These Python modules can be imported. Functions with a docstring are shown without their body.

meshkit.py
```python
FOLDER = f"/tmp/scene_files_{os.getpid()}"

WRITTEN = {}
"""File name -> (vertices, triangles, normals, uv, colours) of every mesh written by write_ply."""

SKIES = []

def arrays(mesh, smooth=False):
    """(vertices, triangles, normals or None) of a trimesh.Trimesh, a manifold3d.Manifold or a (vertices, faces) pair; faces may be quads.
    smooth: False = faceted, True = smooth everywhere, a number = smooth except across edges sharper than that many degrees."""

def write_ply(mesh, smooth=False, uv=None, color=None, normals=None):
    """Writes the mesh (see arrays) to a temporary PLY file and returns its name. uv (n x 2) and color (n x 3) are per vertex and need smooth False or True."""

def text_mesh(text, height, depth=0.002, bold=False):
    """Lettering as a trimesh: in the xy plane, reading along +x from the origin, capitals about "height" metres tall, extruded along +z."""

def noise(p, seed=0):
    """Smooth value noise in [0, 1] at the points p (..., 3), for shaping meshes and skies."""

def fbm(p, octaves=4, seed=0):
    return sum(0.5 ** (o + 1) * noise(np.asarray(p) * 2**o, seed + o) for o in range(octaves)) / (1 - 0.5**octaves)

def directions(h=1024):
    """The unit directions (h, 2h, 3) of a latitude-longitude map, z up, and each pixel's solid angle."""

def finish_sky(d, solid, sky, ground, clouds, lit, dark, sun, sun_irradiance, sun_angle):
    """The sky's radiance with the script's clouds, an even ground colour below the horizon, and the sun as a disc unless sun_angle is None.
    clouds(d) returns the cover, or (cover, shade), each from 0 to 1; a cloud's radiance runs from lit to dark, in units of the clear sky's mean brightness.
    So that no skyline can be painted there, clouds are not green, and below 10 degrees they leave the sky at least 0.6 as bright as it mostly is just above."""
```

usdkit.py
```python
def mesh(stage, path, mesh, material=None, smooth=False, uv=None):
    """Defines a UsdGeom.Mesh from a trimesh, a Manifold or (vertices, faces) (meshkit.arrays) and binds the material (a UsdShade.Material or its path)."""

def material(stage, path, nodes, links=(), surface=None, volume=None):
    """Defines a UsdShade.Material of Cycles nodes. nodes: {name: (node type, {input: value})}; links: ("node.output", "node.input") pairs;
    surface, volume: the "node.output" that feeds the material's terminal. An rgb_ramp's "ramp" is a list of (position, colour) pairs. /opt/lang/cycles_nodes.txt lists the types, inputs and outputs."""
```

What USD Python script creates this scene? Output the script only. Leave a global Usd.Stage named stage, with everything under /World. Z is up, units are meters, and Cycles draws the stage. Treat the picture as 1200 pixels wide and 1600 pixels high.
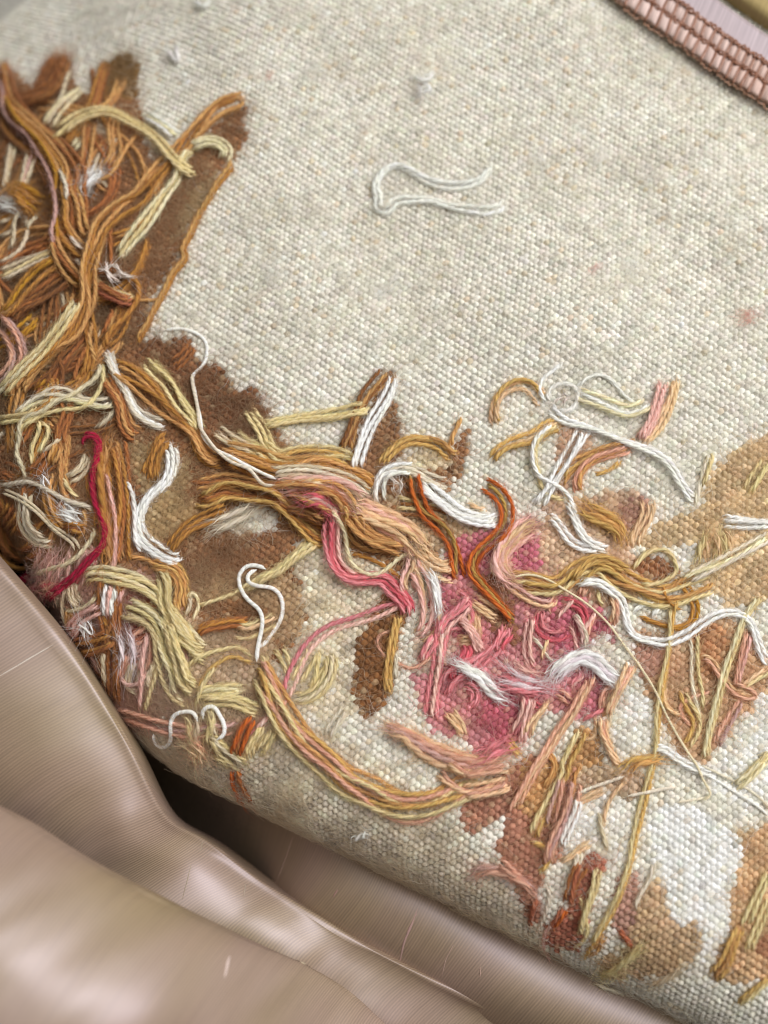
import math, random
import numpy as np
import usdkit, meshkit
from pxr import Usd, UsdGeom, UsdLux, UsdShade, Gf, Sdf, Vt
from scipy.ndimage import gaussian_filter1d, maximum_filter
from scipy.interpolate import RectBivariateSpline, CubicSpline

stage = Usd.Stage.CreateInMemory()
UsdGeom.SetStageUpAxis(stage, 'Z'); UsdGeom.SetStageMetersPerUnit(stage, 1.0)
UsdGeom.Xform.Define(stage, '/World'); UsdGeom.Scope.Define(stage, '/World/Looks')
rng = np.random.default_rng(7)
MM = 0.001

# ---------------------------------------------------------------- camera (looking down at the work, tilted 13 degrees)
DIST, TILT, FOC, APER = 0.200, math.radians(13), 50.0, 36.0
cam = UsdGeom.Camera.Define(stage, '/World/camera')
CP = np.array([0, -DIST * math.sin(TILT), DIST * math.cos(TILT)])
cam.AddTranslateOp().Set(Gf.Vec3d(*CP)); cam.AddRotateXOp().Set(math.degrees(TILT))
cam.CreateHorizontalApertureAttr(APER); cam.CreateFocalLengthAttr(FOC)
cam.CreateClippingRangeAttr(Gf.Vec2f(0.01, 20))
cam.CreateFStopAttr(9.0); cam.CreateFocusDistanceAttr(0.197)
cam.CreateExposureAttr(0.04)
FPX = 1200 * FOC / APER
CX, CYV, CZ = np.array([1.0, 0, 0]), np.array([0, math.cos(TILT), math.sin(TILT)]), np.array([0, math.sin(TILT), -math.cos(TILT)])

# ---------------------------------------------------------------- light: a window to the upper right, a pale ceiling above
def rect(name, pos, aim, w, h, inten, col):
    l = UsdLux.RectLight.Define(stage, '/World/' + name)
    l.CreateWidthAttr(w); l.CreateHeightAttr(h); l.CreateIntensityAttr(inten); l.CreateColorAttr(Gf.Vec3f(*col)); l.CreateNormalizeAttr(False)
    p, a = np.array(pos, float), np.array(aim, float)
    z = (p - a) / np.linalg.norm(p - a); x = np.cross([0, 0, 1.0] if abs(z[2]) < .95 else [0, 1.0, 0], z); x /= np.linalg.norm(x); y = np.cross(z, x)
    m = Gf.Matrix4d(*x, 0, *y, 0, *z, 0, *p, 1)
    l.AddTransformOp().Set(m)
rect('window_light', (0.36, 0.17, 0.46), (0.03, -0.01, 0), 0.46, 0.50, 5.9, (1.0, 1.0, 0.985))
rect('ceiling_light', (0.1, 0.25, 1.9), (0, 0, 0), 2.6, 2.6, 0.74, (1.0, 0.94, 0.86))

# ---------------------------------------------------------------- helpers
def lin(c):
    c = np.asarray(c, float) / 255.0
    return np.where(c <= 0.04045, c / 12.92, ((c + 0.055) / 1.055) ** 2.4)
_used = {}
def path_for(name, parent='/World'):
    key = f'{parent}/{name}'
    n = _used.get(key, 0); _used[key] = n + 1
    return key if n == 0 else f'{key}_{n:03d}'
def tag(prim, label=None, cat=None, group=None, kind=None):
    for k, v in (('label', label), ('category', cat), ('group', group), ('kind', kind)):
        if v: prim.SetCustomDataByKey(k, v)
def thing(name, label, cat, loc=(0, 0, 0), group=None, kind=None):
    x = UsdGeom.Xform.Define(stage, path_for(name)); x.AddTranslateOp().Set(Gf.Vec3d(*map(float, loc)))
    tag(x.GetPrim(), label, cat, group, kind)
    return x, np.array(loc, float)
def put(path, v, f, mat, tint=None, smooth=True, uv=None):
    m = usdkit.mesh(stage, path, (v, f), mat, smooth, uv)
    if tint is not None:
        UsdGeom.PrimvarsAPI(m).CreatePrimvar('tint', Sdf.ValueTypeNames.Color3fArray, 'vertex').Set(Vt.Vec3fArray.FromNumpy(np.asarray(tint, np.float32)))
    return m
def curves(path, pts, width, mat, tint):
    """pts (n, k, 3): n hairs of k points"""
    n, k = pts.shape[:2]
    c = UsdGeom.BasisCurves.Define(stage, path)
    c.CreateTypeAttr('linear'); c.CreateWrapAttr('nonperiodic')
    c.CreateCurveVertexCountsAttr(Vt.IntArray.FromNumpy(np.full(n, k, np.int32)))
    c.CreatePointsAttr(Vt.Vec3fArray.FromNumpy(pts.reshape(-1, 3).astype(np.float32)))
    w = np.repeat(np.broadcast_to(width, n)[:, None], k, 1) * np.linspace(1, .45, k)[None]
    c.CreateWidthsAttr(Vt.FloatArray.FromNumpy(w.ravel().astype(np.float32))); c.SetWidthsInterpolation('vertex')
    UsdGeom.PrimvarsAPI(c).CreatePrimvar('tint', Sdf.ValueTypeNames.Color3fArray, 'vertex').Set(Vt.Vec3fArray.FromNumpy(np.repeat(tint, k, 0).astype(np.float32)))
    UsdShade.MaterialBindingAPI.Apply(c.GetPrim()).Bind(mat)
    return c

# ---------------------------------------------------------------- materials
def M(name, nodes, links, surface): return usdkit.material(stage, '/World/Looks/' + name, nodes, links, surface=surface)
WOOL = M('wool', {'a': ('attribute', {'attribute': 'tint'}), 'g': ('geometry', {}),
    'n': ('noise_texture', {'scale': 2600.0, 'detail': 3.0}), 'r': ('rgb_ramp', {'ramp': [(0, (.82, .81, .8)), (.5, (.98, .98, .98)), (1, (1.12, 1.12, 1.11))]}),
    'm': ('mix', {'mix_type': 'multiply', 'fac': 1.0}), 'b': ('bump', {'strength': .55, 'distance': .00012}),
    'p': ('principled_bsdf', {'roughness': .85, 'specular_ior_level': .06, 'sheen_weight': .12, 'sheen_roughness': .6})},
    [('g.position', 'n.vector'), ('n.fac', 'r.fac'), ('a.color', 'm.color1'), ('r.color', 'm.color2'), ('m.color', 'p.base_color'), ('n.fac', 'b.height'), ('b.normal', 'p.normal')], 'p.BSDF')
HAIR = M('wool_hair', {'a': ('attribute', {'attribute': 'tint'}), 'd': ('diffuse_bsdf', {}), 't': ('translucent_bsdf', {}), 'x': ('mix_closure', {'fac': .45})},
    [('a.color', 'd.color'), ('a.color', 't.color'), ('d.bsdf', 'x.closure1'), ('t.bsdf', 'x.closure2')], 'x.closure')
COTTON = M('cotton', {'a': ('attribute', {'attribute': 'tint'}), 'p': ('principled_bsdf', {'roughness': .5, 'specular_ior_level': .4, 'sheen_weight': .2})}, [('a.color', 'p.base_color')], 'p.BSDF')
def silk(name, mauve, olive, gloss, ribs, rough=.42, w=.25, bump=.00008, stripe=.13):
    lo, hi = tuple(1 - stripe * 1.5 for _ in range(3)), tuple(1 + stripe for _ in range(3))
    return M(name, {'u': ('texture_coordinate', {}), 'mp': ('mapping', {'scale': (ribs, ribs * .018, 1.0)}), 'n': ('noise_texture', {'scale': 1.0, 'detail': 2.0, 'roughness': .6}),
        'wv': ('wave_texture', {'wave_type': 'bands', 'bands_direction': 'x', 'scale': 57.0, 'distortion': .6, 'detail': 1.0, 'detail_scale': 2.0}), 'wr': ('rgb_ramp', {'ramp': [(0, (.84, .84, .84)), (.5, (1, 1, 1)), (1, (1.1, 1.1, 1.1))]}), 'mw': ('mix', {'mix_type': 'multiply', 'fac': 1.0}),
        'mp2': ('mapping', {'scale': (3.2, 1.6, 1.0)}), 'n2': ('noise_texture', {'scale': 1.0, 'detail': 2.0}), 'r': ('rgb_ramp', {'ramp': [(.3, lo), (.5, (1, 1, 1)), (.7, hi)]}),
        'c': ('mix', {'mix_type': 'mix', 'color1': mauve, 'color2': olive}), 'm': ('mix', {'mix_type': 'multiply', 'fac': 1.0}),
        'b': ('bump', {'strength': .6, 'distance': bump}), 'd': ('diffuse_bsdf', {}), 'g': ('glossy_bsdf', {'roughness': rough, 'color': gloss}), 'x': ('mix_closure', {'fac': w}),
        'fr': ('rgb_ramp', {'ramp': [(.3, (0, 0, 0)), (.7, (1, 1, 1))]})},
        [('u.UV', 'mp.vector'), ('mp.vector', 'n.vector'), ('u.UV', 'mp2.vector'), ('mp2.vector', 'n2.vector'), ('n.fac', 'r.fac'), ('n2.fac', 'fr.fac'), ('fr.color', 'c.fac'),
         ('c.color', 'm.color1'), ('r.color', 'm.color2'), ('u.UV', 'wv.vector'), ('wv.fac', 'wr.fac'), ('m.color', 'mw.color1'), ('wr.color', 'mw.color2'), ('mw.color', 'd.color'), ('wv.fac', 'b.height'), ('b.normal', 'd.normal'), ('d.bsdf', 'x.closure1'), ('g.bsdf', 'x.closure2')], 'x.closure')
SILK = silk('silk', tuple(lin((178, 150, 138))), tuple(lin((172, 152, 112))), tuple(lin((214, 206, 220))), 260.0, .48, .20, .00008, .07)
SILKPALE = silk('silk_pale', tuple(lin((186, 172, 178))), tuple(lin((176, 160, 160))), tuple(lin((226, 214, 226))), 260.0, .45, .10, .0001, .22)
SILKBAND = silk('silk_band', tuple(lin((222, 198, 192))), tuple(lin((200, 168, 154))), tuple(lin((236, 220, 220))), 260.0, .65, .06, .0001, .25)
SILKTAN = silk('silk_tan', tuple(lin((166, 144, 100))), tuple(lin((154, 136, 92))), tuple(lin((220, 200, 150))), 260.0, .5, .10, .0001, .2)
SEAMTHREAD = M('seam_thread', {'a': ('attribute', {'attribute': 'tint'}), 'p': ('principled_bsdf', {'roughness': .35, 'specular_ior_level': .6})}, [('a.color', 'p.base_color')], 'p.BSDF')

# ---------------------------------------------------------------- the surface of the needlepoint: gently puffed, rolled over along its lower edge
ROLL = 0.017
def ray(px, py):
    d = CX * ((np.asarray(px, float) - 600) / FPX)[..., None] - CYV * ((np.asarray(py, float) - 800) / FPX)[..., None] + CZ
    return d
def on_plane(px, py, z):
    d = ray(px, py); t = (z - CP[2]) / d[..., 2]
    return CP + d * t[..., None]
def project(p):
    q = p - CP
    dz = q @ CZ
    return np.stack([600 + FPX * (q @ CX) / dz, 800 - FPX * (q @ CYV) / dz], -1)
_e = on_plane(np.array([270., 1060., 150., 215.]), np.array([1203., 1592., 1075., 1190.]), np.full(4, -.012))
def _line(a, b):
    t = (b - a)[:2]; t /= np.linalg.norm(t); n = np.array([t[1], -t[0]])
    if n[1] > 0: n = -n
    return a[:2], n                                     # n points outwards (down the page)
(LA, LN), (LA2, LN2) = _line(_e[0], _e[1]), _line(_e[2], _e[3])
def edge_dist(x, y):
    """metres inside the silhouette of the rolled edge (positive inside), and the outward direction"""
    d1 = -((x - LA[0]) * LN[0] + (y - LA[1]) * LN[1]); d2 = -((x - LA2[0]) * LN2[0] + (y - LA2[1]) * LN2[1])
    k = .010; h = np.clip(.5 + .5 * (d2 - d1) / k, 0, 1)
    d = d2 * (1 - h) + d1 * h - k * h * (1 - h)
    n = LN2 * (1 - h)[..., None] + LN * h[..., None]
    return d, n / np.linalg.norm(n, axis=-1, keepdims=True)
def swell(x, y):
    p = np.stack([x * 26, y * 26, np.zeros_like(x)], -1)
    z = (meshkit.fbm(p, 2, 3) - .5) * .0045
    q = np.clip((y * .75 - x - .088) / .03, 0, 4)
    return z - .0120 * (np.sqrt(1 + q * q) - 1)
def surf(x, y):
    d, _ = edge_dist(x, y)
    e = np.clip(ROLL - d, 0, ROLL * .999)
    return swell(x, y) - (ROLL - np.sqrt(ROLL ** 2 - e ** 2))
def at(px, py, h):
    """the point h metres above the needlepoint that is seen at this place of the photograph"""
    px, py, h = np.broadcast_arrays(np.asarray(px, float), np.asarray(py, float), np.asarray(h, float))
    p = on_plane(px, py, h)
    for _ in range(14):
        z = np.maximum(surf(p[..., 0], p[..., 1]), -.022) + h
        q = on_plane(px, py, z); p = p + (q - p) * .6
    return p

# ---------------------------------------------------------------- dyed areas of the needlepoint (corners of each area as places in the photograph, carried onto the cloth)
PLAIN = (232, 228, 217)
AREAS = [((204, 193, 174), '440,1110 600,1190 710,1290 800,1400 900,1520 1120,1640 700,1640 300,1330 130,1150'), ((150, 102, 58), '-100,95 20,110 60,150 80,95 105,88 112,120 125,150 150,150 155,110 170,90 195,85 215,92 219,115 214,160 228,215 232,250 262,262 272,282 300,240 335,195 382,158 380,230 352,258 330,300 300,345 262,425 236,470 222,528 262,532 298,526 303,560 322,570 340,572 352,584 345,604 368,612 392,605 395,640 425,655 440,690 560,740 600,770 640,820 690,850 660,900 640,905 600,880 560,870 520,830 470,840 430,830 420,870 440,860 470,870 480,960 460,1010 420,1040 420,1100 300,1120 190,1110 100,1020 -100,850'),
 ((136, 88, 50), '205,535 300,526 303,560 345,575 368,612 392,605 425,655 440,700 400,720 330,690 280,640 220,560'),
 ((118, 78, 38), '-60,400 130,420 200,430 200,520 160,640 60,690 -60,700'),
 ((142, 104, 44), '155,110 170,90 195,85 215,92 219,115 214,160 180,150 160,150'),
 ((196, 184, 164), '150,195 168,160 180,165 178,215 170,255 140,275 145,230'), ((196, 186, 168), '222,180 240,200 262,235 255,255 235,230'),
 ((176, 150, 108), '255,400 300,300 330,270 345,262 300,345'), ((174, 146, 100), '190,690 260,690 300,740 285,830 230,850 215,760'),
 ((182, 152, 104), '250,760 330,800 300,840 270,850'), ((230, 225, 212), '335,820 360,798 420,795 440,815 420,832 370,835'),
 ((152, 104, 62), '285,850 330,835 440,830 470,840 430,870 380,890 330,900 300,895'),
 ((208, 197, 176), '455,870 500,840 560,870 600,890 600,935 555,1000 555,1110 520,1130 440,1100 450,1010 480,970'),
 ((174, 142, 102), '300,900 430,890 470,920 470,1000 400,1000 310,960'), ((142, 96, 54), '310,950 360,930 420,950 400,980 320,990'),
 ((178, 136, 122), '60,900 290,890 290,1000 250,1130 190,1150 100,1020'), ((150, 84, 76), '200,930 270,920 280,960 230,1000 200,990'),
 ((180, 152, 134), '230,1060 300,1040 290,1100 240,1140'), ((188, 162, 132), '290,960 420,1000 430,1100 380,1190 270,1160'),
 ((140, 90, 40), '590,930 630,920 640,960 620,1010 612,1085 585,1120 562,1122 553,1090 556,1010'),
 ((152, 108, 68), '613,576 621,620 628,690 620,722 660,745 700,760 660,800 600,790 560,760 540,745 552,690 590,610'),
 ((148, 102, 62), '740,648 735,690 722,735 700,762 660,748 668,725 700,730 712,690'), ((202, 184, 154), '625,720 680,690 700,700 705,725 670,735'),
 ((186, 160, 124), '600,770 690,790 780,830 760,850 690,860 650,840'),
 ((198, 126, 132), '716,842 740,828 790,826 832,800 840,818 825,838 850,835 846,890 868,925 905,930 950,960 962,985 955,1030 960,1080 950,1112 905,1120 850,1108 820,1150 792,1176 742,1182 722,1150 672,1142 655,1090 640,1060 664,1022 672,980 684,930 686,880'),
 ((188, 98, 116), '716,842 790,826 832,800 845,830 770,880 720,890'), ((184, 98, 112), '680,900 740,940 760,1000 700,1000 670,980'),
 ((188, 94, 114), '860,930 950,960 955,1030 880,1040 850,990'), ((186, 88, 106), '760,1090 820,1070 815,1150 780,1172 740,1120'),
 ((190, 94, 118), '800,850 845,840 843,885 800,895'), ((186, 104, 118), '900,1050 950,1050 945,1110 900,1110'),
 ((198, 174, 156), '645,990 690,985 715,1010 690,1060 655,1050'), ((150, 98, 64), '740,900 790,890 800,960 815,1010 785,1010 760,960'),
 ((200, 168, 138), '842,815 870,790 930,770 1000,760 1012,790 1005,830 985,860 1020,880 1010,920 960,950 905,930 868,925 846,890'),
 ((180, 134, 116), '965,785 1010,770 1005,825 970,830'), ((192, 154, 124), '872,668 925,672 915,720 890,740 880,790 850,800 870,740'),
 ((160, 106, 62), '990,875 1030,868 1060,890 1050,910 1000,905'),
 ((200, 173, 132), '1088,800 1110,740 1135,715 1175,690 1210,672 1300,660 1300,930 1140,950 1085,900 1075,870 1040,850 1010,870 1000,840 1030,810'),
 ((224, 219, 208), '1022,790 1060,780 1090,785 1070,805 1035,815'), ((230, 226, 216), '1058,850 1080,845 1105,862 1090,885 1066,880'),
 ((196, 158, 120), '985,985 1060,990 1130,960 1180,990 1210,1060 1200,1120 1160,1110 1130,1160 1105,1190 1060,1180 1010,1080 1000,1040'),
 ((182, 130, 84), '1080,990 1130,975 1150,1040 1110,1060 1085,1040'), ((192, 144, 122), '990,1000 1040,1010 1050,1050 1000,1060'),
 ((224, 222, 214), '1300,1020 1200,1085 1175,1105 1140,1160 1115,1195 1110,1240 1160,1260 1300,1260'),
 ((222, 218, 208), '970,1090 1000,1085 1035,1140 1020,1180 970,1185 955,1140'), ((216, 208, 195), '905,1000 950,990 965,1040 925,1050'),
 ((192, 144, 86), '905,1130 930,1140 945,1200 900,1220 880,1190'), ((192, 164, 134), '880,1200 1000,1200 1010,1240 940,1260 900,1230'),
 ((174, 118, 92), '720,1255 760,1220 830,1180 900,1200 905,1260 885,1330 860,1350 850,1360 840,1400 850,1440 830,1450 800,1370 775,1340 790,1280 760,1285 745,1302 722,1298'),
 ((198, 152, 92), '815,1190 870,1195 885,1215 850,1290 825,1280 810,1240'),
 ((225, 221, 212), '905,1240 960,1235 985,1270 990,1330 960,1345 935,1335 905,1330 880,1360 870,1340'),
 ((170, 98, 72), '905,1335 935,1340 945,1360 920,1420 905,1490 850,1480 845,1450 880,1430'), ((180, 134, 116), '965,1370 1000,1360 1000,1450 970,1470 950,1440'),
 ((188, 157, 118), '1000,1400 1030,1370 1050,1420 1060,1445 1095,1435 1100,1490 1060,1520 960,1530 930,1500 980,1480'),
 ((230, 230, 225), '1012,1275 1040,1255 1080,1262 1130,1285 1158,1320 1155,1355 1135,1400 1140,1450 1125,1500 1095,1505 1092,1440 1050,1445 1040,1400 1025,1350'),
 ((192, 154, 110), '1160,1300 1300,1250 1300,1520 1150,1540 1115,1530 1125,1480 1140,1450 1138,1400 1158,1355'), ((170, 114, 78), '1180,1470 1300,1440 1300,1520 1190,1500')]
def pts_of(s): return np.array([[float(a) for a in q.split(',')] for q in s.split()])
def inside(P, poly):
    x, y = P[:, 0], P[:, 1]; r = np.zeros(len(P), bool); j = len(poly) - 1
    for i in range(len(poly)):
        (xi, yi), (xj, yj) = poly[i], poly[j]
        if yi != yj:
            r ^= ((yi > y) != (yj > y)) & (x < (xj - xi) * (y - yi) / (yj - yi) + xi)
        j = i
    return r
AREAL = [(lin(c), pts_of(s)) for c, s in AREAS]
def dye(P, jitter=3.0):
    """linear colour of the wool at places P (n, 2), and whether it is coloured"""
    Q = P + (np.stack([meshkit.noise(np.stack([P[:, 0] * .13, P[:, 1] * .13, P[:, 0] * 0 + k], -1), 5) for k in (0, 7)], -1) - .5) * 4 * jitter
    c = np.tile(lin(PLAIN), (len(P), 1)); on = np.zeros(len(P), bool)
    big = meshkit.fbm(np.stack([P[:, 0] * .012, P[:, 1] * .012, P[:, 0] * 0], -1), 3, 9) - .5
    c = c * (1 + .16 * big[:, None] * np.array([1, 1.04, 1.2]))
    for col, poly in AREAL:
        k = inside(Q, poly); c[k] = col; on[k] = True
    mot = meshkit.fbm(np.stack([P[:, 0] * .05, P[:, 1] * .05, P[:, 0] * 0 + 3], -1), 3, 19) - .5
    c = np.where(on[:, None], c * (1.13 + .75 * mot[:, None] * np.array([.9, 1, 1.05])), c)
    c = np.where(on[:, None], (c * .82 + .18 * c.mean(1, keepdims=True)) * 1.1, c)
    return c, on

panel, _ = thing('needlepoint_panel', 'back of a needlepoint panel in beige, brown, gold and pink wool stitches', 'needlepoint')
PANEL = str(panel.GetPath())
def bend(x, y):
    d, n = edge_dist(x, y)
    e = np.clip(ROLL - d, 0, ROLL * 2.35); a = e / ROLL
    s = ROLL * np.sin(a) - np.clip(ROLL - d, 0, None)
    p = np.stack([x + n[..., 0] * s, y + n[..., 1] * s, swell(x, y) - ROLL * (1 - np.cos(a))], -1)
    nr = np.stack([n[..., 0] * np.sin(a), n[..., 1] * np.sin(a), np.cos(a)], -1)
    return p, nr, n, a
# the linen ground under the stitches
gx, gy = np.meshgrid(np.linspace(-.14, .12, 180), np.linspace(-.155, .175, 220))
P0, N0, _, _ = bend(gx.ravel(), gy.ravel())
dd, _ = edge_dist(gx.ravel(), gy.ravel())
idx = np.arange(gx.size).reshape(gx.shape)
quads = np.stack([idx[:-1, :-1], idx[:-1, 1:], idx[1:, 1:], idx[1:, :-1]], -1).reshape(-1, 4)
quads = quads[(dd[quads] > -ROLL * 1.3).all(1)]
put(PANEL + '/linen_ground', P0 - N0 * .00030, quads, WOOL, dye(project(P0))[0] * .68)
# the stitches: short humps of wool in staggered rows
A_, B_ = np.array([8.5, -5.75]) * .105 * MM, np.array([9.9, 6.8]) * .105 * MM
ii, jj = np.meshgrid(np.arange(-160, 161), np.arange(-160, 161))
S = ii.ravel()[:, None] * A_ + jj.ravel()[:, None] * B_
S = S + rng.normal(0, .00005, S.shape)
warp = np.stack([meshkit.fbm(np.stack([S[:, 0] * 30, S[:, 1] * 30, S[:, 0] * 0 + k], -1), 2, 21) - .5 for k in (0, 9)], -1)
S = S + warp * .0014
dS, _ = edge_dist(S[:, 0], S[:, 1])
PS, NS, OUT, ANG = bend(S[:, 0], S[:, 1])
pix = project(PS)
ok = (pix[:, 0] > -90) & (pix[:, 0] < 1290) & (pix[:, 1] > -90) & (pix[:, 1] < 1700) & (dS > -ROLL * .75)
S, PS, NS, OUT, ANG, pix = S[ok], PS[ok], NS[ok], OUT[ok], ANG[ok], pix[ok]
n = len(S)
tint, coloured = dye(pix)
tint = tint * (1 + rng.normal(0, 1, (n, 1)) * np.where(coloured, .15, .09)[:, None]) * (1 + rng.normal(0, .015, (n, 3)))
odd = rng.random(n) < .035
tint[odd & ~coloured] *= np.array([.88, .80, .70])
odd2 = coloured & (rng.random(n) < .10); tint[odd2] = tint[odd2] * .6 + lin((215, 195, 160)) * .4
tint = np.clip(tint, .02, .92)
dirb = B_ / np.linalg.norm(B_)
th = rng.normal(0, .13, n) + np.arctan2(dirb[1], dirb[0]) + .0
D3 = np.stack([np.cos(th), np.sin(th), np.zeros(n)], -1)
D3 -= NS * (D3 * NS).sum(1, keepdims=True); D3 /= np.linalg.norm(D3, axis=1, keepdims=True)
W3 = np.cross(NS, D3)
L = .00133 * (1 + rng.normal(0, .10, n)); WD = .00108 * (1 + rng.normal(0, .08, n)); H = .00046 * (1 + rng.normal(0, .18, n))
uu, vv = np.linspace(-1, 1, 5), np.linspace(-1, 1, 5)
U, V = np.meshgrid(uu, vv)
prof = np.sqrt(np.clip(1 - (U * .98) ** 2, 0, 1)); wid = .45 + .55 * np.sqrt(np.clip(1 - U ** 2, 0, 1))
hz = prof * np.cos(V * math.pi / 2) * 1.0 - .35 * (U ** 2)
lat = np.sin(V * math.pi / 2) * wid
pt = PS[:, None] + D3[:, None] * (U.ravel()[None, :, None] * (L / 2)[:, None, None]) + W3[:, None] * ((lat.ravel())[None, :, None] * (WD / 2)[:, None, None]) + NS[:, None] * (hz.ravel()[None, :, None] * H[:, None, None] - .0002)
pt += gaussian_filter1d(rng.normal(0, .00006, pt.shape), .6, axis=1)
b = np.arange(25).reshape(5, 5)
q0 = np.stack([b[:-1, :-1], b[:-1, 1:], b[1:, 1:], b[1:, :-1]], -1).reshape(-1, 4)
F = (q0[None] + (np.arange(n) * 25)[:, None, None]).reshape(-1, 4)
m = put(PANEL + '/wool_stitches', pt.reshape(-1, 3), F, WOOL, np.repeat(tint, 25, 0))
tag(m.GetPrim(), kind='stuff')
# loose hairs of the worn wool lying over the stitches
def lay_hairs(P, N, tn, length, lift, curl, k=6):
    n = len(P); a = rng.uniform(0, 2 * math.pi, n)
    t1 = np.stack([np.cos(a), np.sin(a), np.zeros(n)], -1); t1 -= N * (t1 * N).sum(1, keepdims=True); t1 /= np.linalg.norm(t1, axis=1, keepdims=True); t2 = np.cross(N, t1)
    s = np.linspace(0, 1, k)[None, :, None]
    bendk, ph = rng.normal(0, curl, (n, 1, 1)), rng.uniform(0, 6.28, (n, 1, 1))
    ln = length[:, None, None]
    lat = bendk * s ** 2 * ln + .10 * ln * np.sin(s * 7 + ph)
    up = .0001 + lift[:, None, None] * np.sin(np.clip(s * rng.uniform(.7, 1.3, (n, 1, 1)), 0, 1) * math.pi)
    return P[:, None] + t1[:, None] * (s * ln) + t2[:, None] * lat + N[:, None] * up
dens = np.where(coloured, np.where((pix[:, 0] < 480) & (pix[:, 1] > 60), 1.0, .32), .2)
patchy = np.clip(meshkit.fbm(np.stack([pix[:, 0] * .02, pix[:, 1] * .02, pix[:, 0] * 0], -1), 3, 31) * 2.4 - .5, .3, 1.6)
pick = rng.choice(n, 72000, p=dens * patchy / (dens * patchy).sum())
tc = tint[pick] * 1.1 + .03; fr_ = rng.uniform(0, .45, (len(pick), 1)); tc = np.clip(tc * (1 - fr_) + fr_ * np.where(coloured[pick][:, None], lin((222, 200, 166)), lin((236, 232, 222))), 0, .93)
hp = PS[pick] + D3[pick] * rng.normal(0, .0007, (len(pick), 1)) + W3[pick] * rng.normal(0, .0005, (len(pick), 1)) + NS[pick] * .0002
m = curves(PANEL + '/wool_hairs', lay_hairs(hp, NS[pick], tc, rng.uniform(.0012, .0048, len(pick)), rng.uniform(.00005, .0007, len(pick)), .6), rng.uniform(.00004, .00008, len(pick)), HAIR, tc)
tag(m.GetPrim(), kind='stuff')

# ---------------------------------------------------------------- silk lining and the overlocked seam
def grid_sheet(rows, nu, nv, rumple=0):
    """rows: lists of (px, py, height mm); smooth sheet through them"""
    R = np.array(rows, float)
    W = on_plane(R[..., 0], R[..., 1], R[..., 2] * MM)
    nr, nc = W.shape[:2]
    kx, ky = min(3, nr - 1), min(3, nc - 1)
    uu, vv = np.linspace(0, nr - 1, nv), np.linspace(0, nc - 1, nu)
    P = np.stack([RectBivariateSpline(np.arange(nr), np.arange(nc), W[..., k], kx=kx, ky=ky, s=0)(uu, vv) for k in range(3)], -1)
    if rumple:
        nn = np.cross(np.gradient(P, axis=1), np.gradient(P, axis=0)); nn /= np.linalg.norm(nn, axis=2, keepdims=True) + 1e-12; nn[..., :] *= np.sign(nn @ CP)[..., None]
        f_ = meshkit.fbm(np.stack([P[..., 0] * 34 + P[..., 1] * 22, P[..., 1] * 60 - P[..., 0] * 40, P[..., 0] * 0], -1), 3, 41) - .5
        P = P + nn * (f_ * rumple * np.clip(np.linspace(-.3, 4, nv), 0, 1)[:, None])[..., None]
    id_ = np.arange(nu * nv).reshape(nv, nu)
    q = np.stack([id_[:-1, :-1], id_[:-1, 1:], id_[1:, 1:], id_[1:, :-1]], -1).reshape(-1, 4)
    return P, q
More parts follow.
